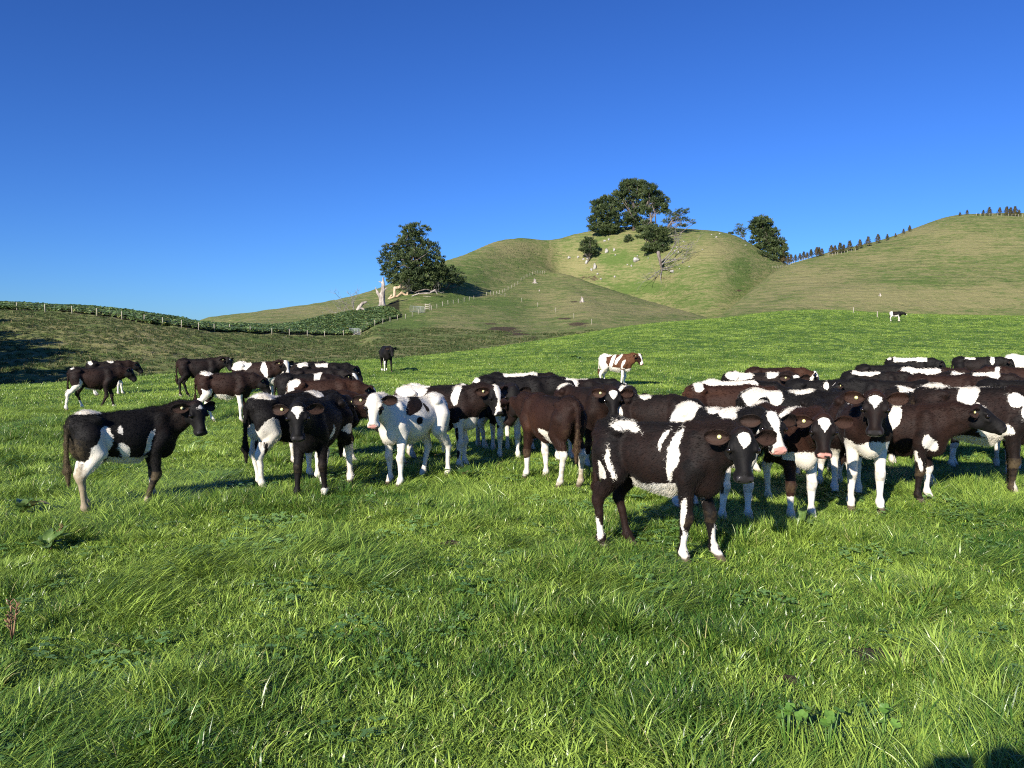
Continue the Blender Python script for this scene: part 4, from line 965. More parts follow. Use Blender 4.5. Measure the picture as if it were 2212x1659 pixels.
def conifer(name, label, bx, by, lobes, trunk=None, size=.42, dens=11, seed=1, group=None, extra=(), base=None, mpp=None, trad=.5, sink=.4, per=26):
    r = random.Random(seed)
    g = ground(bx, by) if base is None else Vector(base); mp = mpp or g.y/1661.0
    root = empty(name, g); tag(root, label, 'tree', group)
    if name == 'hilltop_tree' or name == 'ridge_tree': lobes = [(q[0]+r.uniform(-2, 2), q[1]+r.uniform(-2, 2), q[2]*.90, q[3]*.88) for q in lobes]
    def W3(x, y, dy=0): return Vector(((x-bx)*mp, dy, (by-y)*mp))
    L3 = []
    for q in lobes:
        x, y, rx, rz = q[:4]; dy = q[4] if len(q) > 4 else r.uniform(-.5, .5)*rx*mp
        L3.append((W3(x, y, dy), (rx*mp, rx*mp*.9, rz*mp)))
    obj('crown', foliage(L3, dens, size, seed, per=per), M_PINE, root)
    mb = MB(); tp = [W3(*p) for p in (trunk or [(bx, by), (lobes[0][0], lobes[0][1])])]; tp[0].z -= sink; n = len(tp)
    mb.tube(tp, [trad*(1-.75*i/(n-1)) for i in range(n)], 8, .12); obj('trunk', mb.mesh('trunk'), M_BARK, root)
    mb = MB()
    for c, rad in L3:
        k = r.uniform(.25, .85)*(n-1); i = min(int(k), n-2); a = tp[i].lerp(tp[i+1], k-i)
        for m in range(3):
            b = Vector(c)+Vector((r.uniform(-.8, .8)*rad[0], r.uniform(-.8, .8)*rad[1], r.uniform(-.3, .7)*rad[2]))
            p = limb_path(a, b, r); mb.tube(p, [trad*.32*(1-.8*j/(len(p)-1)) for j in range(len(p))], 5)
    for e in extra:
        p = [W3(*q) for q in e[0]]; mb.tube(p, [e[1]*(1-.7*j/(len(p)-1)) for j in range(len(p))], 6)
    obj('limb', mb.mesh('limb'), M_BARK, root)
    return root
conifer('pine_tree', 'big dense round topped dark conifer on the slope left of the bare hill', 900, 632,
        [(892,525,34,24,0),(925,545,26,26,0),(872,535,24,26,1),(845,545,18,20,0),(833,562,14,18,-1),(842,585,18,18,0),(870,575,30,28,-3),(905,570,34,30,-3),(940,575,26,28,0),(958,590,18,18,1),(895,600,38,20,-3),(865,605,22,14,0),(925,612,26,16,-1),(890,622,30,10,-2),(898,498,30,14,0),(850,600,16,12,0),(945,612,18,12,1),(970,602,14,14,2)],
        trunk=[(900,632),(896,600),(900,560),(895,520)], size=.42, dens=9.5, seed=3, trad=.75, extra=[([(897,590,-5),(880,578,-6.2),(865,582,-6.6)],.16),([(899,570,-5),(920,560,-6.4),(930,552,-6)],.15),([(900,632,-3),(925,628,-6),(945,633,-7)],.18)])
conifer('leaning_tree', 'sparse leaning tree with bare grey limbs beside the big dark conifer', 962, 625,
        [(975,585,14,10),(990,595,13,10),(998,603,9,9),(968,597,12,9),(985,610,16,7),(1000,612,8,6)],
        trunk=[(962,625),(972,612),(985,602),(992,592)], size=.38, dens=8, seed=5, trad=.35, per=16, extra=[([(962,625),(950,612),(940,600)],.2),([(964,624),(985,620),(1000,610)],.18),([(964,624),(975,622),(988,616)],.15)])
hg_ = 'conifers standing on the rocky hilltop'
conifer('hilltop_tree', 'leftmost broad conifer of the hilltop clump', 1318, 506, [(1310,437,22,16),(1290,447,16,18),(1330,452,16,18),(1306,462,30,20),(1285,475,17,16),(1325,480,22,18),(1300,492,24,14),(1318,497,24,12),(1278,490,10,10)], trunk=[(1318,506),(1314,480),(1310,445)], size=.62, dens=7.5, seed=11, group=hg_, trad=.7)
conifer('hilltop_tree', 'tallest conifer in the centre of the hilltop clump', 1369, 497, [(1368,398,24,12),(1350,408,18,14),(1388,405,16,13),(1335,422,14,15),(1362,422,26,16),(1392,425,18,16),(1345,442,18,12),(1375,447,24,15),(1362,468,20,12),(1380,480,20,12),(1352,482,14,10)], trunk=[(1369,497),(1370,470),(1368,435),(1366,405)], size=.64, dens=7, seed=12, group=hg_, trad=.8, extra=[([(1369,480,-4),(1352,455,-5),(1340,440,-5)],.25)])
conifer('hilltop_tree', 'tall open conifer on the right of the hilltop clump with pale trunk showing', 1408, 500, [(1402,412,18,14),(1420,425,18,15),(1436,437,13,12),(1410,440,22,15),(1428,452,18,13),(1396,458,16,13),(1400,485,16,10),(1390,495,16,10),(1438,455,8,7)], trunk=[(1408,500),(1406,475),(1400,445),(1402,415)], size=.64, dens=6.5, seed=13, group=hg_, trad=.7, extra=[([(1412,490,-5),(1410,468,-6),(1403,450,-6)],.3)])
conifer('hilltop_tree', 'low dark conifer drooping below the hilltop clump above the fallen tree', 1420, 546, [(1410,497,20,12),(1428,500,18,12),(1400,512,18,10),(1420,515,24,13),(1436,520,12,10),(1412,532,22,11),(1430,538,18,9),(1380,512,9,6),(1395,538,10,6)], trunk=[(1420,546),(1418,520),(1420,495)], size=.56, dens=9, seed=14, group=hg_, trad=.6)
conifer('windswept_tree', 'windswept tree with bare pale limbs reaching right from the hilltop clump', 1437, 516, [(1450,462,12,7),(1468,460,12,6),(1483,457,8,5),(1460,472,12,6),(1478,475,10,5),(1495,480,7,4),(1440,478,9,7),(1470,487,14,3),(1448,495,8,6)], trunk=[(1437,516),(1438,498),(1448,482),(1460,468),(1468,460)], size=.5, dens=8, seed=15, trad=.55, per=14, extra=[([(1440,512),(1465,508),(1485,492),(1504,480)],.28),([(1447,484),(1462,480),(1480,474)],.2)])
conifer('small_tree', 'small round tree above the pile of pale rocks', 1271, 567, [(1270,522,12,9),(1262,530,10,9),(1280,531,11,9),(1272,540,16,8),(1258,540,7,5),(1285,545,7,5)], trunk=[(1269,567),(1274,555),(1271,530)], size=.5, dens=10, seed=16, trad=.3)
conifer('hillside_bush', 'dark little bush just below the hilltop clump', 1358, 522, [(1358,516,8,8),(1353,518,5,6)], size=.45, dens=14, seed=17, trad=.2)
conifer('ridge_tree', 'broad conifer on the saddle right of the hilltop', 1680, 560, [(1640,480,20,12),(1655,485,18,14),(1628,492,14,13),(1650,500,26,15),(1668,508,18,16),(1636,512,16,13),(1660,522,26,14),(1682,530,17,15),(1650,535,20,10),(1672,545,24,12),(1692,545,12,14),(1640,530,12,9),(1690,522,8,8)], trunk=[(1680,560),(1665,535),(1652,505),(1648,482)], size=.62, dens=7.5, seed=18, trad=.75)
conifer('thin_ridge_tree', 'thin wispy tree left of the broad conifer on the saddle', 1613, 522, [(1597,490,8,7),(1592,500,7,6),(1605,497,7,6),(1602,508,8,5)], trunk=[(1613,522),(1606,512),(1600,495)], size=.5, dens=9, seed=19, trad=.22, per=12)
for i, (x, y, q) in enumerate([(1578,502,5),(1623,520,5),(1648,553,8),(1662,560,7),(1674,562,7),(1690,566,7),(1638,547,4)]):
    conifer('ridge_bush', ['tiny bush on the skyline left of the thin ridge tree','small bush at the foot of the thin ridge tree','largest low bush under the broad saddle conifer','second low bush under the broad saddle conifer','third low bush under the broad saddle conifer','last low bush where the sapling row begins','smallest low bush above the sapling row'][i], x, y, [(x, y-q*.55, q*.9, q*.7)], size=.45, dens=16, seed=30+i, group='bushes on the saddle', trad=.1)

# young trees planted along the fence
def sapling_mesh(seed):
    r = np.random.default_rng(seed); V=[]; Tn=[]
    for i in range(420):
        t_ = r.random()**.9; rad = (1-t_)*.36+.05; a = r.uniform(0, 6.28); z = .12+.84*t_; rr = rad*r.uniform(.3, 1.1)
        c = np.array([math.cos(a)*rr, math.sin(a)*rr, z]); up = np.array([math.cos(a)*.6, math.sin(a)*.6, .9])*r.uniform(.06, .13); s_ = np.array([-math.sin(a), math.cos(a), 0])*.030
        V += [c-s_, c+s_, c+up+s_*.3, c+up-s_*.3]; Tn += [r.random()]*4
    me = np_mesh('crown', np.array(V), np.arange(len(V)).reshape(-1, 4), None, False); fattr(me, 'tint', Tn); return me
saps = [sapling_mesh(60+i) for i in range(4)]
mb = MB(); mb.tube([(0,0,-.1),(0,0,.8)], [.03, .008], 5); sap_trunk = mb.mesh('trunk')
SZ = [(190,740,75),(235,725,60),(262,715,60),(300,705,50),(338,690,50),(370,685,55),(400,680,45),(432,672,58),(480,665,65),(500,660,60),(525,658,50),(605,645,60),(635,645,55),(680,640,70),(710,632,55),(760,620,68),(820,610,35),(848,602,60),(918,580,65),(1000,552,62),(1080,525,42),(1150,500,28),(1218,470,35),(1270,448,42),(1697,318,27),(1757,316,34),(1850,318,16),(1895,318,38),(1945,320,57),(2033,318,52),(2092,322,60),(2125,325,55),(2163,328,65),(2198,330,45)]
ords = ['first','second','third','fourth','fifth','sixth','seventh','eighth','ninth','tenth','eleventh','twelfth','thirteenth','fourteenth','fifteenth','sixteenth','seventeenth','eighteenth','nineteenth','twentieth','twenty-first','twenty-second','twenty-third','twenty-fourth']
for i, (zx, zy, zh) in enumerate(SZ):
    x = (3000+zx/2.143)/1.823; y = (700+zy/2.143)/1.823; g = ground(x, y+1.2); hgt_ = zh/3.907*g.y/1661
    g.y += 2.0; g.z = hz(g.x, g.y)
    root = empty('young_tree', g, i*1.7); root.scale = (hgt_*1.3, hgt_*1.3, hgt_*1.25)
    obj('crown', saps[i % 4], M_PINE2, root); obj('trunk', sap_trunk, M_BARK, root)
    if i < 24: lb = 'young reddish conifer, %s from the saddle in the row climbing the ridge' % ords[i]
    else: lb = 'young conifer on the far hill crest, %s from the left there' % ords[i-24]
    tag(root, lb, 'young tree', 'young trees planted along the ridge fence')

# trees standing out of view on the left, whose shade lies across the bank
SH = conifer('shelter_tree', 'tall shelter tree beyond the left edge shading the bank', 0, 0, [(-20,-90,30,30),(20,-85,30,30),(0,-120,30,25),(-25,-60,30,20),(25,-55,30,22),(0,-70,40,30)], base=(0, 0, 0), mpp=.1, size=.5, dens=9, seed=41, trad=.5, group='shelter trees left of the view')
def copy_tree(src, loc, rz, sc):
    c = src.copy(); col.objects.link(c); c.location = loc; c.rotation_euler = (0, 0, rz); c.scale = (sc, sc, sc)
    for ch in list(src.children):
        d = ch.copy(); col.objects.link(d); d.parent = c
    return c
shp = [(-76,69,1.2),(-66,57,1.12),(-55,45,1.1),(-45,33,1.05),(-38,23,.95),(-84,60,1.0),(-66,34,1.0),(-71,63,1.05),(-60.5,51,1.15),(-50,39,1.0),(-41.5,28,.95)]
SH.scale = (1.2, 1.2, 1.2)
for i, (x, y, q) in enumerate(shp):
    loc = Vector((x, y, hz(x, y)-.3))
    if i == 0: SH.location = loc
    else: copy_tree(SH, loc, i*1.9, q)['label'] = ['', 'second', 'third', 'fourth', 'last and lowest', 'far back', 'inner', 'thinner', 'broad', 'crooked', 'lesser'][i]+' shelter tree in the row beyond the left edge'

# ------------------------------------------------------------------ dead wood
def dead_branches(mb, a, d, L, r0, r, depth=3):
    p = [Vector(a)]; dd_ = Vector(d).normalized()
    for i in range(4): 
        dd_ = (dd_+Vector((r.uniform(-1,1), r.uniform(-1,1), r.uniform(-.8,1)))*.22).normalized(); p.append(p[-1]+dd_*L/4)
    mb.tube(p, [r0*(1-.18*i) for i in range(5)], 5)
    if depth > 0:
        for i in range(4 if depth > 1 else 3):
            k = r.randint(1, 4); nd = (dd_+Vector((r.uniform(-1,1), r.uniform(-1,1), r.uniform(-.7,1)))*.9).normalized()
            dead_branches(mb, p[k], nd, L*r.uniform(.4, .7), r0*.5, r, depth-1)
def px3(g, x, y, dy=0): mp = g.y/1661.0; return Vector((x_at(x, y, g.y+dy)-g.x, dy, z_at(y, g.y+dy)-g.z))
r_ = random.Random(5)
g = ground(826, 662); root = empty('dead_tree_trunk', g); tag(root, 'tall broken dead tree trunk standing bare at the end of the crop', 'dead tree')
pr = [(('c', px3(g,825,666), px3(g,826,640), .95, .62), .3), (('c', px3(g,826,640), px3(g,828,618), .62, .48), .3), (('c', px3(g,828,618), px3(g,827.5,600), .48, .16), .2),
      (('c', px3(g,824,645), px3(g,816,632), .5, .34), .3), (('c', px3(g,816,632), px3(g,811,621), .34, .12), .2), (('c', px3(g,827,630), px3(g,836,622), .3, .1), .2), (('c', px3(g,827,612), px3(g,819,608), .25, .14), .15),
      (('c', px3(g,823,662), px3(g,810,669,-.5), .6, .2), .4), (('c', px3(g,828,662), px3(g,838,667), .55, .2), .3)]
pr = [((k, np.array(a), np.array(b), c, d), e) for (k, a, b, c, d), e in pr]
V, Q = implicit(pr, .14); V = V + .07*np.stack([snoise(V, 2.2, 71+i, 3) for i in range(3)], 1); obj('trunk', np_mesh('trunk', V, Q), M_DEAD, root)
def logs(name, label, base, segs, mat, branches=(), cat='dead wood'):
    g = ground(*base); root = empty(name, g); tag(root, label, cat)
    pr = [(('c', np.array(px3(g, *a)), np.array(px3(g, *b)), ra, rb), .12) for a, b, ra, rb in segs]
    V, Q = implicit(pr, max(.06, min(q[0][3] for q in pr)*.4)); V = V + .05*np.stack([snoise(V, 2.5, 81+i, 3) for i in range(3)], 1)
    obj('log', np_mesh('log', V, Q), mat, root)
    if branches:
        mb = MB()
        for a, d, L, r0 in branches: dead_branches(mb, px3(g, *a), d, L, r0, r_)
        obj('branch', mb.mesh('branch'), M_GREYBR, root)
logs('fallen_dead_tree', 'toppled grey trunk with a spray of dead branches at the edge of the crop', (770, 675), [((769,676),(776,664),.5,.42),((776,664),(784,655),.42,.36),((784,655),(791,653),.36,.25),((776,664),(786,668),.3,.2),((769,675),(745,679),.35,.25),((745,679),(733,684),.25,.12)], M_DEAD,
     [((766,672),(-.5,.2,1),4.2,.10),((758,675),(-.7,0,.8),4.4,.10),((750,677),(-.9,.3,.6),4.0,.09),((764,673),(-.1,.1,1),4.0,.10),((742,679),(-1,.2,.35),3.8,.08)], 'dead tree')
logs('log_pile', 'pile of tan broken logs and roots left of the big dark conifer', (862, 642), [((852,640),(853,622),.42,.38),((853,622),(880,620),.40,.40),((858,640),(868,632),.3,.3),((868,632),(880,640),.3,.25),((864,620),(872,608),.4,.25),((842,645),(856,640),.3,.2),((880,622),(880,640),.28,.25),((870,612),(862,622),.3,.3),((846,638),(838,646),.2,.12)], M_LOG)
logs('fallen_limbs', 'pale fallen limbs in the shade under the big dark conifer', (915, 640), [((890,640),(905,634),.18,.16),((905,634),(928,633),.16,.2),((928,633),(940,626),.2,.2),((940,626),(945,636),.2,.12),((915,640),(930,641),.12,.1)], M_DEAD, [((905,636),(-1,-.4,.4),4,.08),((920,634),(1,-.5,.3),4,.08)])
logs('uprooted_tree', 'uprooted grey tree lying downhill under the hilltop clump', (1428, 588), [((1422,546),(1425,560),.75,.6),((1425,560),(1430,586),.6,.35)], M_BARK,
     [((1428,575),(1,-.5,.9),11,.28),((1427,566),(1,-.3,.55),12,.28),((1429,582),(-1,-.6,-.45),10,.24),((1430,585),(-.6,-.7,-.6),9,.24),((1429,580),(1,-.7,.1),9,.22),((1426,562),(1,0,.2),11,.25),((1429,583),(.7,-.8,-.2),8,.2),((1427,570),(1,-.4,.35),12,.24)], 'dead tree')
def stump(px, py, hpx, label, seed):
    r = random.Random(seed); g = ground(px, py); mp = g.y/1661; h = hpx*mp; root = empty('tree_stump', g); tag(root, label, 'stump', 'weathered stumps on the slopes')
    pr = [(('c', A3(0,0,-.2), A3(.05*h,0,h*.55), h*.30, h*.22), .15*h), (('c', A3(-.05*h,0,h*.5), A3(-.1*h,0,h*.95), h*.13, h*.05), .05*h), (('c', A3(.1*h,0,h*.4), A3(.14*h,0,h*.8), h*.12, h*.05), .05*h)]
    for i in range(6):
        a = i*1.05+r.uniform(-.3,.3); pr.append((('c', A3(0,0,h*.22), A3(math.cos(a)*h*r.uniform(.4,.62), math.sin(a)*h*.5, -.02*h), h*.13, h*.05), .08*h))
    V, Q = implicit(pr, h*.05); V = V+h*.03*np.stack([snoise(V/h, 6, seed+i, 3) for i in range(3)], 1); obj('wood', np_mesh('wood', V, Q), M_DEAD, root)
stump(1155, 612, 11, 'weathered pale stump on the slope near the upper end of the fence', 1)
stump(1257, 653, 13, 'splayed pale stump with roots in the middle of the bare slope', 2)
stump(1901, 640, 7, 'lone pale stump on the right hand hill above the far calf', 3)
stump(1165, 629, 4, 'tiny bit of pale stump just below the fence end stump', 4)

# ------------------------------------------------------------------ rocks on the hill
RZ = [(580,680,16,22),(640,672,12,15),(815,752,28,25),(1098,842,25,13),(1138,650,9,7),(1122,680,9,8),(1148,688,8,10),(285,735,15,13),(355,728,11,12),(422,768,17,20),(487,803,14,30),(462,830,13,12),(510,862,10,10),(535,902,13,9),(598,588,9,11),(565,602,13,9),(778,798,9,9),(745,790,8,6),(825,722,10,7),(1450,570,10,7),(1412,552,7,5),(1475,545,9,6),(1190,605,8,5),(910,740,8,6),(650,715,8,6),(1340,670,7,5),(1235,803,9,5),(1160,823,7,6),(645,885,9,9),(433,738,14,11),(398,745,11,9),(1680,635,13,5)]
rl = {0:'tall pale rock under the left hilltop tree',1:'pale rock right of the tall one under the hilltop trees',2:'biggest white rock on the slope left of the uprooted tree',3:'long pale slab at the foot of the uprooted tree',7:'lone pale rock left of the small round tree',10:'upright white boulder at the bottom of the rock pile',9:'broad white boulder in the middle of the rock pile',13:'lowest white rock below the rock pile',31:'flat pale rock beside the broad saddle conifer'}
def rock_mesh(seed):
    r = np.random.default_rng(seed); n, m = 9, 12; V=[]; 
    for i in range(n):
        for j in range(m):
            th = math.pi*(i+.02)/(n-1+.04); ph = 2*math.pi*j/m; V.append([math.sin(th)*math.cos(ph), math.sin(th)*math.sin(ph), math.cos(th)])
    V = np.array(V)
    for k in range(9):
        d = r.normal(size=3); d /= np.linalg.norm(d); lim = r.uniform(.62, .88); pz = V@d; V -= np.outer(np.maximum(pz-lim, 0), d)
    V += .06*np.stack([snoise(V, 3, seed+q, 2) for q in range(3)], 1)
    Q = [(i*m+j, (i+1)*m+j, (i+1)*m+(j+1) % m, i*m+(j+1) % m) for i in range(n-1) for j in range(m)]
    return np_mesh('rock', V, Q, None, False)
rms = [rock_mesh(300+i) for i in range(5)]
lm = [('hilltop trees',(1369,500)),('small round tree',(1271,560)),('uprooted tree',(1430,585)),('windswept tree',(1470,512))]
cnt = {}
for i, (zx, zy, a, b) in enumerate(RZ):
    x = (2100+zx/2.011)/1.823; y = (650+zy/2.011)/1.823; g = ground(x, y+b/3.666*.6); mp = g.y/1661/3.666
    o = obj('rock', rms[i % 5], M_ROCK, None, g+Vector((0, 0, b*mp*.45))); o.scale = (a*mp, (a+b)*.45*mp, b*mp); o.rotation_euler = (0, 0, 0 if a/b > 1.2 or b/a > 1.2 else i*1.3)
    if i in rl: lb = rl[i]
    else:
        nm, c = min(lm, key=lambda q: math.hypot(q[1][0]-x, q[1][1]-y)); side = ('above' if y < c[1]-14 else 'below' if y > c[1]+14 else 'beside'); hv = 'left' if x < c[0] else 'right'
        k = (nm, side, hv); cnt[k] = cnt.get(k, 0)+1
        lb = '%s pale rock %s and to the %s of the %s' % (['nearest','second','third','fourth','fifth','sixth','seventh','eighth'][cnt[k]-1], side, hv, nm)
    tag(o, lb, 'rock', 'pale rocks scattered on the hill')

# ------------------------------------------------------------------ fences and gates
def fence(name, label, pts, hgt=1.15, rad=.065, wires=4, strut=()):
    root = empty(name, ground(*pts[0])); tag(root, label, 'fence'); O = root.location
    mb = MB(); mb.tube([(0,0,-.3),(0,0,hgt)], [rad, rad*.95], 7); pm = mb.mesh('post', False)
    G_ = [ground(*p) for p in pts]; r = random.Random(len(pts))
    for q in G_:
        p = obj('post', pm, M_WOOD, root, q-O); p.rotation_euler = (r.uniform(-.04,.04), r.uniform(-.04,.04), r.uniform(0,3)); k = r.uniform(.94, 1.06); p.scale = (k, k, k)
    for wv in range(wires):
        mb = MB(); z = .15+wv*(hgt-.25)/max(1, wires-1); mb.tube([q-O+Vector((0, 0, z)) for q in G_], [.006]*len(G_), 3, cap=False); obj('wire', mb.mesh('wire'), M_WIRE, root)
    for i, dx in strut:
        mb = MB(); a = G_[i]-O; mb.tube([a+Vector((0,0,.75)), a+Vector((dx,0,-.05))], [.05,.05], 6); obj('strut', mb.mesh('strut', False), M_WOOD, root)
    return root
P1 = [(36.7,670),(97.5,674.6),(155.8,678.6),(209.6,683.5),(263.7,690.7),(311.6,697.6),(351,703),(392,708),(429,713),(463,716.7),(496,717.4),(541,719.5)]
z5 = lambda x, y: ((900+x/2.212)/1.823, (1100+y/2.212)/1.823)
P1 += [z5(x, y) for x, y in [(378,482),(531,490),(686,500),(837,502),(1001,495)]]
P1 = [(-80,663),(-22,666)]+P1
fence('crop_fence', 'post and wire fence along the front of the leafy crop', P1, strut=[(12, 1.5)])
P2f = [z5(x, y) for x, y in [(1153,487),(1207,423),(1275,405),(1343,390),(1407,373),(1471,357),(1541,343),(1600,327),(1656,305),(1710,286)]]
fence('crop_fence', 'short fence run from the small steel gate up to the wooden rails', P2f, strut=[(0, -1.6)])
P3 = [z5(x, y) for x, y in [(1768,270),(1816,255),(1864,235),(1912,222),(1958,216),(2002,208),(2052,195),(2097,186),(2138,177)]]
z1 = lambda x, y: ((1400+x/2.765)/1.823, (800+y/2.765)/1.823)
P3 += [z1(x, y) for x, y in [(1427,1010),(1468,1003),(1504,1003),(1534,1000),(1566,990),(1599,983),(1626,965),(1662,945),(1699,928),(1734,908),(1767,888),(1803,845),(1835,828),(1868,805),(1899,795),(1927,780),(1957,768),(1984,765),(2010,768),(2036,768),(2060,768)]]
fence('hill_fence', 'long line of pale posts climbing the hill beyond the gate', P3, hgt=1.15, rad=.07, strut=[(12, 2.0)])
z3 = lambda x, y: ((3000+x/2.143)/1.823, (700+y/2.143)/1.823)
fence('ridge_fence', 'low fence of thin posts in front of the young trees on the ridge', [z3(x, y) for x, y in [(92,762),(104,760),(118,762),(130,762),(143,763),(156,762),(170,760),(205,750),(222,744),(240,738),(258,730),(276,722),(318,708),(345,700),(362,695),(383,690),(408,684),(560,662),(598,658),(622,652),(640,650),(672,646),(700,640),(722,636),(754,630),(790,622)]], hgt=1.0, rad=.06, wires=0)
fence('crest_fence', 'line of pale posts among young trees on the far hill crest', [z3(x, y) for x, y in [(1812,321),(1845,321),(1882,322),(1918,323),(1950,323),(1990,324),(2025,325),(2080,327),(2110,329),(2138,330),(2165,332),(2200,334)]], hgt=1.1, rad=.06, wires=0)
fence('old_fence', 'scattered leaning posts of an old fence down the bare slope', [((1600+x/2.458)/1.823, (1100+y/2.458)/1.823) for x, y in [(955,168),(1118,220),(1272,268),(1446,320),(1622,380),(1795,438)]], hgt=1.2, rad=.06, wires=0)
fence('spur_fence', 'two short posts on the green rise left of the far calf', [(1843,676),(1895,686)], hgt=.75, rad=.06, wires=0)
def gate(a, b, label, hgt=1.15, rails=6):
    A = ground(*a); B = ground(*b); B = Vector((B.x, A.y+(B.y-A.y)*.5, A.z+(B.z-A.z)*.6)) if abs(B.y-A.y) > 6 else B
    root = empty('metal_gate', A); tag(root, label, 'gate'); D = B-A
    mb = MB()
    fr = [Vector((0,0,.12)), Vector((0,0,hgt)), D+Vector((0,0,hgt)), D+Vector((0,0,.12)), Vector((0,0,.12))]
    mb.tube(fr, [.035]*5, 6); obj('frame', mb.mesh('frame'), M_GATE, root)
    for i in range(1, rails):
        mb = MB(); z = .12+(hgt-.12)*i/rails; mb.tube([Vector((0,0,z)), D+Vector((0,0,z))], [.018]*2, 5); obj('rail', mb.mesh('rail'), M_GATE, root)
    for i in (1, 2, 3):
        mb = MB(); p = D*(i/4); mb.tube([p+Vector((0,0,.12)), p+Vector((0,0,hgt))], [.018]*2, 5); obj('upright', mb.mesh('upright'), M_GATE, root)
gate(z5(1054,478), z5(1146,486), 'small blue grey steel gate where the crop fence turns uphill')
gate(z5(1580,284), z5(1706,296), 'wide steel gate in the fence on the hillside', 1.5)
A = ground(*z5(1714,272)); root = empty('wooden_rails', A); tag(root, 'short panel of wooden rails right of the wide gate', 'fence'); B = ground(*z5(1755,270)); D = Vector((B.x-A.x, 0, B.z-A.z))
for q in (0, 1): mb = MB(); p = D*q; mb.tube([p+Vector((0,0,-.2)), p+Vector((0,0,1.7))], [.11]*2, 6); obj('post', mb.mesh('post'), M_WOOD, root)
for z in (.5, .95, 1.4): mb = MB(); mb.box(D*.5+Vector((0,-.1,z)), (D.length, .05, .2), 0, 0); obj('rail', mb.mesh('rail', False), M_WOOD, root)

# ------------------------------------------------------------------ weeds, soil
M_DOCK = mat_leaf('dock_leaf', (.05, .11, .02), (.22, .33, .09), (.30, .20, .10), .3, .4, tint=False, noise_scale=8)
M_STALK = mat_simple('dry_stalk', (.18, .10, .055), (.36, .23, .13), 30, .9, .3, .003)
def leaf_blade(L, wd, bend, seed, dry=0.0, lobed=False):
    r = np.random.default_rng(seed); nu, nv = 9, 5; V=[]
    for i in range(nu):
        t_ = i/(nu-1); an = bend*t_; hw = wd*math.sin(math.pi*min(1, .06+.94*t_))**.75*(1.15-.5*t_)
        x = L*math.sin(an)/max(bend, .01) if bend > .01 else L*t_; z = L*(1-math.cos(an))/max(bend, .01)
        for j in range(nv):
            v = -1+2*j/(nv-1); V.append([x, v*hw, .35*L*t_*0-z+abs(v)*hw*.35+.012*math.sin(t_*9+v*3+seed)*abs(v)])
    Q = [(i*nv+j, (i+1)*nv+j, (i+1)*nv+j+1, i*nv+j+1) for i in range(nu-1) for j in range(nv-1)]
    me = np_mesh('leaf', np.array(V), Q); fattr(me, 'dry', np.full(len(V), dry)); fattr(me, 'shade', np.full(len(V), r.normal(0, .4))); return me
def dock(px, py, n, L, label, dry=.0, el=(.3, 1.1), stalks=0, seed=1):
    r = random.Random(seed); g = ground(px, py); root = empty('dock_plant', g); tag(root, label, 'weed', 'broad leaved weeds in the grass')
    for i in range(n):
        l = L*r.uniform(.6, 1.15); o = obj('leaf', leaf_blade(l, l*.19, r.uniform(.7, 1.5), seed*31+i, 1.0 if r.random() < dry else 0.0), M_DOCK, root)
        o.rotation_euler = (r.uniform(-.4, .4), -r.uniform(*el), i*2.4+r.uniform(-.4, .4)); o.location = (0, 0, .05)
    for i in range(stalks):
        mb = MB(); h = L*r.uniform(.9, 1.6); dx, dy = r.uniform(-.12, .12), r.uniform(-.12, .12)
        mb.tube([(0, 0, 0), (dx*.5, dy*.5, h*.55), (dx, dy, h)], [.005, .004, .003], 5)
        for k in range(14): z = h*r.uniform(.45, 1); f = z/h; a = r.uniform(0, 6.28); mb.tube([(dx*f, dy*f, z), (dx*f+math.cos(a)*.02, dy*f+math.sin(a)*.02, z+.02)], [.004, .002], 4)
        obj('stalk', mb.mesh('stalk'), M_STALK, root)
dock(105, 1200, 12, .20, 'ragged dock plant with dry stalks in the left foreground', .0, stalks=1, seed=1)
dock(50, 1122, 7, .26, 'small dock plant near the left edge behind the ragged one', .3, seed=2)
dock(1280, 1042, 6, .26, 'tall leaved dock plant below the diamond faced calf', .1, el=(.8, 1.4), seed=3)
dock(1002, 1040, 5, .24, 'yellowish dock plant in front of the white legged middle calf', .3, seed=4)
dock(972, 995, 6, .24, 'dock plant behind the rear leg of the mostly white calf', .1, seed=5)
dock(1726, 1150, 5, .22, 'broad dock leaf at the hoof of the heart faced calf', .05, el=(.7, 1.3), seed=6)
dock(918, 1112, 5, .18, 'young dock leaves in the grass below the mostly white calf', 0, el=(.8, 1.4), seed=7)
dock(1250, 775, 9, .5, 'flat dark weed patch on the green rise left of the patched calf', 0, el=(.2, .7), seed=8)
dock(1960, 790, 8, .4, 'yellow green weed on the rise above the right herd', .2, el=(.2, .7), seed=9)
dock(28, 1392, 0, .17, 'brown dead stalks in the grass at the left edge', 0, stalks=3, seed=10)
M_MALL = mat_leaf('mallow_leaf', (.09, .20, .03), (.20, .36, .07), None, .3, .4, tint=False, noise_scale=12)
def mallow_leaf(R0, seed):
    r = np.random.default_rng(seed); V=[[0, 0, 0]]; n = 40
    for ring in (.5, 1.0):
        for k in range(n):
            a = 2*math.pi*k/n; gap = .12 if (k < 1 or k > n-2) else 1; lob = (.80+.20*abs(math.cos(a*2.5)))*(1+.05*math.cos(a*18)); q = R0*ring*lob*gap if ring == 1 else R0*ring*.9*gap
            V.append([q*math.cos(a), q*math.sin(a), R0*(.22*ring**2+.05*math.cos(a*5)*ring)])
    T = [(0, 1+k, 1+(k+1) % n) for k in range(n)]; Q = [(1+k, 1+n+k, 1+n+(k+1) % n, 1+(k+1) % n) for k in range(n)]
    me = np_mesh('leaf', np.array(V), Q, T); fattr(me, 'dry', np.zeros(len(V))); fattr(me, 'shade', np.full(len(V), r.normal(.2, .3))); return me
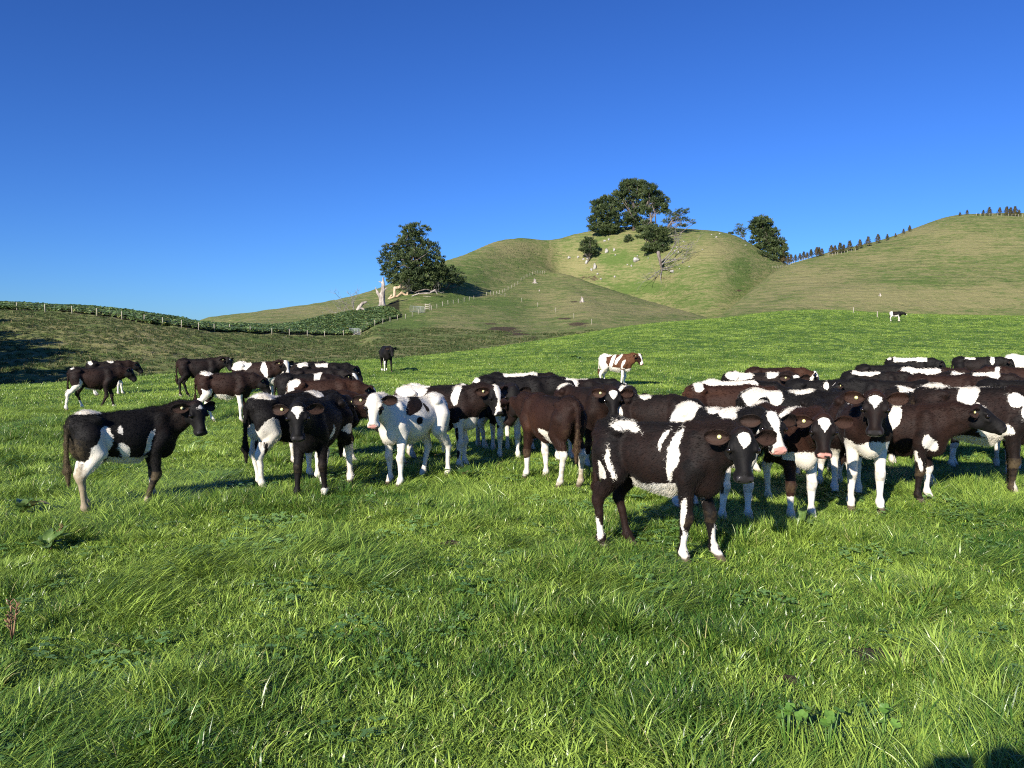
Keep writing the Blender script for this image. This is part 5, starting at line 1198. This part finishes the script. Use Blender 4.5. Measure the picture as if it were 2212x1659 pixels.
for i, (x, y, n_, lb) in enumerate([(1700, 1648, 9, 'lobed green mallow plant at the bottom edge, the largest'), (1788, 1662, 5, 'small lobed mallow plant just right of the largest one'), (1905, 1655, 5, 'lobed mallow plant between the small one and the shadow')]):
    r = random.Random(50+i); g = ground(x, y); root = empty('mallow_plant', g); tag(root, lb, 'weed', 'mallow plants at the bottom')
    for k in range(n_):
        a = r.uniform(0, 6.28); d_ = r.uniform(.0, .085); h = r.uniform(.13, .21); R0 = r.uniform(.017, .026)
        o = obj('leaf', mallow_leaf(R0, i*20+k), M_MALL, root, (math.cos(a)*d_, math.sin(a)*d_*.8, h)); o.rotation_euler = (r.uniform(.1, .8), r.uniform(-.4, .4), r.uniform(0, 6))
        mb = MB(); mb.tube([(0, 0, 0), (math.cos(a)*d_*.6, math.sin(a)*d_*.5, h*.6), (math.cos(a)*d_, math.sin(a)*d_*.8, h)], [.003]*3, 4); obj('stem', mb.mesh('stem'), M_MALL, root)
for i, (q, rr, lb) in enumerate(zip(SOILS, (.065, .16, .09, .05), ('small dug up clod of brown soil in the right foreground', 'bare patch of brown soil between flattened grass on the right', 'dark earthy dip in the middle of the paddock foreground', 'small brown scrape in the grass below the biggest near calf'))):
    n = 22; V=[]; r = np.random.default_rng(i)
    for a_ in range(n):
        for b_ in range(n):
            x, y = -1+2*a_/(n-1), -1+2*b_/(n-1); d_ = math.hypot(x, y); V.append([x*rr*1.2, y*rr, (.035 if i != 0 else .04)*max(0, 1-d_)**.7-.012*(d_ > .9)])
    V = np.array(V); V[:, 2] += .012*snoise(V, 60, i, 3)*(V[:, 2] > 0)+.004; idx = np.arange(n*n).reshape(n, n)
    o = obj('soil_patch', np_mesh('soil_patch', V, np.stack([idx[:-1, :-1].ravel(), idx[1:, :-1].ravel(), idx[1:, 1:].ravel(), idx[:-1, 1:].ravel()], 1)), M_SOIL, None, Vector((q.x, q.y, hz(q.x, q.y)))); tag(o, lb, 'soil')

# ------------------------------------------------------------------ the photographer, whose shadow falls at the lower right
M_JACKET = mat_simple('navy_jacket', (.02, .025, .045), (.03, .035, .06), 60, .9, .3, .004)
M_SKIN = mat_simple('skin', (.48, .28, .20), (.56, .34, .25), 20, .5, .1, .002)
M_TROU = mat_simple('dark_trousers', (.03, .03, .03), (.05, .048, .045), 50, .9, .3, .004)
bx, by = .09, -.20
c_ = lambda a, b, ra, rb, k=.04: (('c', A3(*a)+A3(bx, by, 0), A3(*b)+A3(bx, by, 0), ra, rb), k)
e_ = lambda c, r, k=.04: (('e', A3(*c)+A3(bx, by, 0), A3(*r), None), k)
pr = [e_((0,0,1.60),(.078,.095,.115)), e_((0,.05,1.55),(.05,.05,.06)), e_((0,.095,1.585),(.014,.02,.022),.01), e_((-.08,0,1.59),(.012,.02,.03),.01), e_((.08,0,1.59),(.012,.02,.03),.01), c_((0,-.01,1.5),(0,-.01,1.38),.055,.06), e_((0,-.02,1.25),(.20,.12,.20)), e_((0,-.01,1.02),(.17,.115,.18)), e_((0,-.01,.88),(.18,.125,.12)),
      c_((-.17,0,1.38),(-.20,.06,1.10),.062,.048), c_((-.20,.06,1.10),(-.22,.15,1.52),.045,.03,.02), c_((.17,0,1.38),(.22,.06,1.12),.062,.048), c_((.22,.06,1.12),(-.08,.15,1.50),.045,.03,.02)]
for s_ in (-1, 1):
    pr += [c_((s_*.09,0,.88),(s_*.10,.01,.48),.095,.06), c_((s_*.10,.01,.48),(s_*.10,-.02,.08),.062,.04,.02), c_((s_*.10,-.03,.05),(s_*.12,.14,.03),.045,.038,.02)]
    hx = -.215 if s_ < 0 else -.09
    for k in range(4): pr.append(c_((hx, .150, 1.535+.017*k-.01), (hx+(.03 if s_ < 0 else -.03), .170, 1.545+.017*k-.01), .0095, .008, .004))
    pr.append(c_((hx, .145, 1.53), (hx+(.035 if s_ < 0 else -.035), .155, 1.515), .012, .009, .006))
V, Q = implicit(pr, .011)
pme = np_mesh('person', V, Q); pme.materials.append(M_JACKET); pme.materials.append(M_SKIN); pme.materials.append(M_TROU)
C3 = V[Q].mean(1); mi = np.where(C3[:, 2] > 1.44, 1, np.where(C3[:, 2] < .92, 2, 0)); pme.polygons.foreach_set('material_index', mi.astype(np.int32))
po = obj('person', pme); po.location = (.03, .0, 0); tag(po, 'person in a navy jacket holding up a phone to photograph the herd', 'person')
hp_ = [e_((0,-.015,1.655),(.088,.10,.085),.02), e_((0,-.03,1.60),(.086,.095,.10),.02)]; V, Q = implicit(hp_, .012)
M_HAIR = mat_simple('brown_hair', (.05, .03, .02), (.09, .055, .035), 60, .6, .5, .006); obj('hair', np_mesh('hair', V[:, :], Q), M_HAIR, po)
mb = MB(); mb.box((0.03, -.014, CAMH-.03), (.155, .009, .076)); ph = obj('smartphone', mb.mesh('smartphone', False), mat_simple('phone_glass', (.01, .01, .012), (.015, .015, .018), 5, .15, 0, .001, spec=.5)); tag(ph, 'black smartphone held up sideways in both hands', 'phone')
